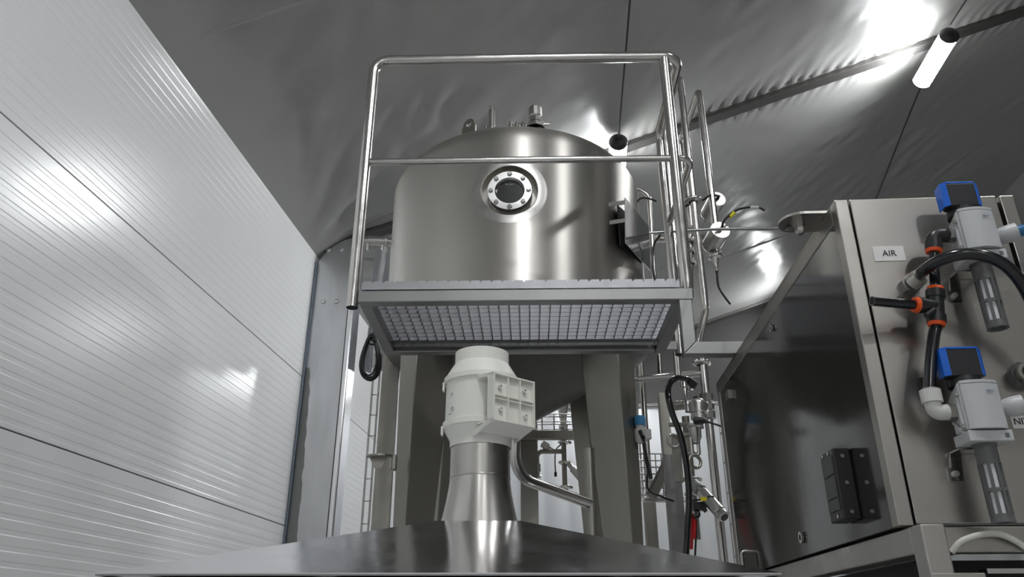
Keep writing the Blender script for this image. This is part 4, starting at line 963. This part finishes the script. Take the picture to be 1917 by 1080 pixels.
mb = MB(); mb.torus(at(1301, 864, 3.18), (0.3,-1,0.1), 0.026, 0.007, 32, 8); mb.build('ring', M['leg'], t)
mb = MB(); ca = at(1286, 750, 3.22); mb.lathe([(0.010,0),(0.020,0.002),(0.020,0.02),(0.012,0.022),(0.012,0.05)], ca, (0,0,-1), 16); mb.lathe([(0.010,0),(0.016,0.002),(0.016,0.03),(0.010,0.032)], at(1281, 726, 3.22), (0,0,1), 16); mb.cyl(at(1282, 725, 3.22), at(1284, 760, 3.22), 0.01, n=14); mb.build('side_tube', M['chrome'], t)
mb = MB(); mb.lathe([(0.010,0),(0.018,0.002),(0.018,0.03),(0.010,0.032)], at(1295, 732, 3.2), (0,0,1), 12); mb.build('swivel_nut', M['chrome'], t)
mb = MB(); mb.cyl(at(1262, 760, 3.3), at(1292, 757, 3.3), 0.02, n=20); mb.build('side_branch', M['leg'], t); mb = MB(); mb.cyl(at(1252, 795, 3.3), at(1292, 795, 3.3), 0.010, n=14); mb.build('side_branch', M['leg'], t)
mb = MB(); mb.tube([at(1266, 752, 3.3), at(1275, 757, 3.3), at(1290, 756, 3.3)], 0.006); mb.build('lever', M['steel'], t)
mb = MB(); mb.lathe([(0,0),(0.012,0),(0.014,0.008),(0.014,0.04),(0.008,0.05),(0,0.05)], at(1298, 786, 3.15), (1,-0.2,-0.15), 14); mb.build('sensor_head', M['blackp'], t)
cable([at(1304, 787, 3.14), at(1325, 790, 3.1), at(1354, 799, 2.95)], 0.0045, 'sensor_cable', 'black cable from the upright valve to the cabinet corner')
# pipe column with fittings behind the hose
t = thing('valve_column', at(1282, 830, 3.4), 'cluttered column of short pipes and clamps directly behind the black hose', 'valve')
mb = MB(); mb.tube([at(1283, 780, 3.4), Vector((at(1283,780,3.4).x, 3.4, at(1283, 1010, 3.4).z))], 0.017); mb.build('tube', M['leg'], t)
for py in (815, 850, 897, 925): clampp('clamp', Vector((at(1283,780,3.4).x, 3.4, at(1283, py, 3.4).z)), (0,0,1), 0.019, t, sd=(1,-0.3,0))
mb = MB(); mb.lathe([(0.006,0),(0.010,0.002),(0.010,0.035),(0.006,0.037)], at(1260, 812, 3.42), (0,0,-1), 12); mb.torus(at(1261, 825, 3.4), (0.2,-1,0), 0.028, 0.006, 24, 8); mb.build('hook_ring', M['steel'], t)
mb = MB(); p = at(1268, 860, 3.42); mb.box(p, 0.035, 0.03, 0.20); mb.build('bracket', M['leg'], t)
# slanted seat valve
va_, vb = at(1298, 903, 3.1), at(1356, 968, 2.98)
d = (vb-va_).normalized(); Lv = (vb-va_).length
t = thing('seat_valve', va_, 'slanted stainless angle seat valve with yellow tag right of the black hose', 'valve')
mb = MB(); mb.lathe([(0.012,0),(0.018,0.004),(0.018,0.03),(0.023,0.034),(0.025,0.05),(0.020,0.056),(0.020,0.066)], va_, d, 20); mb.build('body', M['frame'], t)
mb = MB(); mb.lathe([(0.0,0.06),(0.023,0.062),(0.0245,0.07),(0.0245,Lv-0.03),(0.022,Lv-0.027),(0.0235,Lv-0.024),(0.0235,Lv-0.004),(0.016,Lv),(0,Lv)], va_, d, 28); mb.build('actuator', M['steel'], t)
mb = MB(); mb.lathe([(0,Lv-0.002),(0.016,Lv-0.002),(0.014,Lv+0.005),(0,Lv+0.005)], va_, d, 20); mb.build('indicator', M['blackp'], t)
mb = MB(); yy = at(1318, 934, 3.02); mb.box(yy, 0.028, 0.006, 0.014); mb.build('tag', M['yellow'], t)
mb = MB(); mb.cyl(at(1324, 932, 3.02), at(1336, 932, 3.02), 0.009, n=12); mb.tube([at(1285, 938, 3.05), at(1300, 936, 3.05), at(1316, 935, 3.03)], 0.004); mb.build('cable_plug', M['blackp'], t)
mb = MB(); mb.box(at(1308, 948, 3.06), 0.05, 0.04, 0.03); mb.tube([at(1302, 950, 3.06), at(1308, 965, 3.05), at(1298, 968, 3.05)], 0.010, 0.01); mb.tube([at(1316, 950, 3.03), at(1322, 958, 3.03)], 0.008); mb.build('pilot_valve', M['blackp'], t)
for k, (a, b_, c_) in enumerate((((1300, 962), (1299, 1008), 3.055), ((1294, 962), (1294, 1028), 3.06))):
    cable([at(*a, c_), at((a[0]+b_[0])/2+1, (a[1]+b_[1])/2, c_), at(*b_, c_)], 0.0065, 'air_tube', ('upper short red air tube hanging beside the black hose', 'lower short red air tube hanging beside the black hose')[k], M['red'], 'tube')
cable([at(1304, 955, 3.07), at(1303, 1000, 3.1), at(1301, 1060, 3.1), at(1301, 1200, 3.1)], 0.004, 'sensor_cable', 'thin black cable hanging right of the red air tubes')
# blue capped sensor on the leg
p = at(1199, 805, 3.32)
t = thing('pressure_switch', p, 'small grey pressure switch with blue cap on the front right tank leg', 'switch')
mb = MB(); mb.lathe([(0,0.045),(0.022,0.043),(0.024,0.038),(0.024,0.002),(0,0.002)], p + EZ*0.018, EZ, 24); mb.build('cap', M['bluecap'], t)
mb = MB(); mb.lathe([(0,0.02),(0.019,0.02),(0.020,0.008),(0.026,0.004),(0.026,-0.045),(0.018,-0.058),(0,-0.058)], p, EZ, 20); mb.box(p + Vector((0.028,-0.005,-0.02)), 0.03, 0.03, 0.04); mb.build('housing', M['whitep'], t)
mb = MB(); mb.cyl(p + Vector((-0.005,-0.02,-0.01)), p + Vector((0.003,-0.035,-0.04)), 0.010, n=14); mb.build('cable_plug', M['blackp'], t)
mb = MB(); mb.tube([p + Vector((-0.055,0.02,0.005)), p + Vector((-0.03,0.01,-0.005)), p + Vector((-0.02,0,-0.005))], 0.006, 0.01); mb.build('holder', M['chrome'], t)
cable([p + Vector((0.003,-0.035,-0.04)), at(1209, 855, 3.4), at(1219, 896, 3.4)], 0.0085, 'sensor_cable', 'stout black cable hanging from the blue capped switch')
cable([p + Vector((0.01,-0.0,-0.055)), at(1212, 880, 3.45), at(1213, 915, 3.5), at(1240, 930, 3.5), at(1262, 938, 3.5)], 0.005, 'sensor_cable', 'thin black cable looping from the switch toward the hose')

# wire trays and baskets
def ladder_tray(name, pxs, Y, py0, py1, wd, step, label, r=0.003, dy=0.035):
    a = at(pxs, py0, Y); z1_ = at(pxs, py1, Y).z; mb = MB()
    for sx in (-wd/2, wd/2):
        mb.tube([Vector((a.x+sx, Y, a.z)), Vector((a.x+sx, Y, z1_))], r, n=6); mb.tube([Vector((a.x+sx, Y+dy, a.z)), Vector((a.x+sx, Y+dy, z1_))], r, n=6)
    z = a.z - 0.02
    while z > z1_:
        mb.tube([Vector((a.x-wd/2, Y, z)), Vector((a.x-wd/2, Y+dy, z)), Vector((a.x+wd/2, Y+dy, z)), Vector((a.x+wd/2, Y, z))], r, n=6); z -= step
    return tag(mb.build(name, M['steel']), label, 'cable tray')
ladder_tray('wire_cable_tray', 707, 3.75, 655, 1090, 0.032, 0.105, 'narrow vertical wire cable tray left of the tank with rungs', 0.0028, 0.03)
mb = MB(); a = at(734, 664, 3.95); mb.box(Vector((a.x, 3.95, a.z/2+0.01)), 0.09, 0.03, a.z+0.02)
tag(mb.build('tray_post', M['leg'], bevel=0.002), 'narrow dark steel upright between the wire tray and the left tank leg', 'post')
ladder_tray('wire_cable_tray', 1191, 4.3, 650, 1090, 0.03, 0.15, 'vertical wire tray behind the right tank leg', 0.0028)
ladder_tray('wire_cable_tray', 1357, 3.35, 745, 1090, 0.05, 0.13, 'vertical wire tray next to the rear corner of the cabinet', 0.003, 0.05)
mb = MB(); bx, bY = at(1218, 900, 4.1), 4.0
for k in range(7):
    z = bx.z + 0.12 - 0.035*k; wv = 0.075
    mb.tube([Vector((bx.x-wv, bY, z)), Vector((bx.x+wv, bY, z)), Vector((bx.x+wv, bY+0.16, z)), Vector((bx.x-wv, bY+0.16, z)), Vector((bx.x-wv, bY, z))], 0.0028, n=6)
for k in range(6):
    x = bx.x - 0.075 + 0.03*k
    for yy_ in (bY, bY+0.16): mb.tube([Vector((x, yy_, bx.z+0.12)), Vector((x, yy_, bx.z-0.09))], 0.0028, n=6)
tag(mb.build('wire_basket', M['steel']), 'open wire basket section hanging right of the front right tank leg', 'basket')
mb = MB(); q0, q1 = at(1000, 806, 4.85), at(1097, 806, 4.85)
for z in (0.0, 0.05, 0.10):
    for yy_ in (0.0, 0.07): mb.tube([Vector((q0.x-0.1, 4.82+yy_, q0.z+z)), Vector((q1.x+0.1, 4.82+yy_, q0.z+z))], 0.0035, n=6)
for k in range(8):
    x = q0.x - 0.1 + (q1.x-q0.x+0.2)*k/7
    mb.tube([Vector((x, 4.82, q0.z+0.10)), Vector((x, 4.82, q0.z)), Vector((x, 4.89, q0.z)), Vector((x, 4.89, q0.z+0.10))], 0.0035, n=6)
tag(mb.build('wire_cable_tray', M['steel']), 'horizontal wire cable tray under the tank cone seen against the white curtain', 'cable tray')
a = at(940, 815, 4.85); b = at(1150, 815, 4.85)
mb = MB(); mb.beam(a, b, 0.05, 0.052); tag(mb.build('rack_beam', M['leg'], bevel=0.002), 'dark horizontal steel beam below the wire tray under the tank', 'beam')

# bottom outlet valve tree behind the legs
t = thing('outlet_valve_tree', at(1057, 850, 4.9), 'dark pipe and valve tree hanging under the tank in front of the curtain', 'valve')
Yv = 4.98
def av(px, py): return at(px, py, Yv)
mb = MB(); mb.lathe([(0.0,0),(0.11,0),(0.11,0.018),(0,0.018)], av(1062, 750), EZ, 40); mb.build('manhole_flange', M['leg'], t)
top_ = av(1053, 750); mb = MB(); mb.lathe([(0.038,0),(0.036,0.05),(0.018,0.15),(0.018,0.165),(0.030,0.167),(0.030,0.185),(0.018,0.187)], top_, (0.0,0,-1), 28); mb.build('reducer', M['duct'], t)
vx = top_.x
mb = MB(); mb.tube([Vector((vx, Yv, av(1058, 800).z)), Vector((vx, Yv, av(1058, 912).z))], 0.0165); mb.build('tube', M['leg'], t)
for py in (828, 866, 912): clampp('clamp', Vector((vx, Yv, av(1058, py).z)), (0,0,1), 0.021, t, sd=(1,-0.2,0))
mb = MB(); mb.box(Vector((vx, Yv-0.07, av(1058,815).z)), 0.05, 0.10, 0.03); mb.build('mounting_bracket', M['leg'], t)
mb = MB(); hb = av(1058, 845); mb.tube([Vector((vx, Yv, hb.z)), Vector((av(1005,845).x, Yv, hb.z)), Vector((av(1005,845).x, Yv, av(1005,888).z))], 0.0155, 0.04); br_ = mb.build('side_branch', M['leg'], t)
mb = MB(); mb.lathe([(0.015,0),(0.024,0.003),(0.024,0.05),(0.016,0.055),(0.012,0.075),(0,0.075)], Vector((av(1005,845).x, Yv, av(1005,868).z)), (0,0,-1), 18); mb.cyl(av(1003, 890), av(1013, 893), 0.011, n=12); mb.build('tap', M['chrome'], br_)
a = av(1014, 830); b = av(1036, 845); mb = MB(); mb.lathe([(0.012,0),(0.024,0.003),(0.024,0.05),(0.014,0.055),(0.014,0.09)], a, b-a, 18); mb.build('angle_valve', M['chrome'], t)
a = av(1060, 862); b = av(1096, 905); mb = MB(); Lq = (b-a).length; mb.lathe([(0.013,0),(0.018,0.01),(0.018,0.06),(0.026,0.064),(0.026,Lq-0.005),(0.02,Lq),(0,Lq)], a, b-a, 20); mb.build('diagonal_actuator', M['steel'], t)
mb = MB(); mb.cyl(av(1084, 880), av(1090, 873), 0.012, n=12); mb.build('knob', M['blackp'], t)
cable([av(1050, 832), av(1041, 842), av(1039, 862), av(1040, 885)], 0.004, 'sensor_cable', 'thin cable with plug dangling beside the outlet valve tree')
mb = MB(); mb.cyl(av(1040, 884), av(1040, 892), 0.009, n=12); tag(mb.build('loose_plug', M['blackp']), 'small loose plug on the end of the dangling thin cable', 'plug')
# thick bent pipe right of the duct neck
px_ = [at(966, 790, 2.75), at(964, 885, 2.75), at(978, 905, 2.75), at(1107, 945, 3.0)]
t = thing('drain_pipe', at(1107, 945, 3.0), 'thick dark polished bent pipe between the duct neck and the right tank leg', 'pipe')
mb = MB(); mb.tube([at(967, 770, 2.75), at(962, 890, 2.75), at(1107, 944, 3.0)], 0.0195, 0.09, n=24); mb.build('bent_tube', M['pipe'], t)
mb = MB(); vz = at(1107, 944, 3.0); mb.tube([Vector((vz.x, 3.0, at(1105, 840, 3.0).z)), Vector((vz.x, 3.0, 0.0))], 0.0205, n=24); mb.build('upright_tube', M['leg'], t)
# dark upright behind the duct neck, and beam seen left of the fan
post(826, 690, None, 4.91, 0.078, 0.04, 'dark slim upright seen between the left tank leg and the fan', 'leg')
post(989, 690, None, 4.91, 0.11, 0.04, 'dark slim upright behind the fan, right side', 'leg')
post(1140, 805, None, 4.91, 0.05, 0.04, 'slim upright carrying the horizontal beam, hidden behind the front right tank leg', 'leg')
# cable coil
cc = at(694, 668, 3.12)
co = thing('cable_coil', cc, 'coil of thin black cable hanging under the left corner of the platform', 'cable')
for k in range(7):
    a_ = 0.028 + 0.0045*(k % 4); b_ = 0.088 + 0.004*((k*3) % 5); yo = 0.006*(k-3); pts = []
    for j in range(29):
        t_ = 2*PI*j/28; pts.append(cc + Vector((a_*math.sin(t_)*(1-0.35*math.cos(t_)) - 0.003*math.cos(t_), yo + 0.006*math.sin(2*t_+k), b_*math.cos(t_))))
    mb = MB(); mb.tube(pts, 0.0042, n=8, caps=False); mb.build('loop', M['rubber'], co)
mb = MB(); mb.torus(cc + EZ*0.066, (0.1,0.1,1), 0.022, 0.004, 20, 8); mb.tube([cc + EZ*0.075, cc + EZ*0.13 + Vector((0.004,0,0))], 0.003, n=6); mb.build('tie', M['blackp'], co)
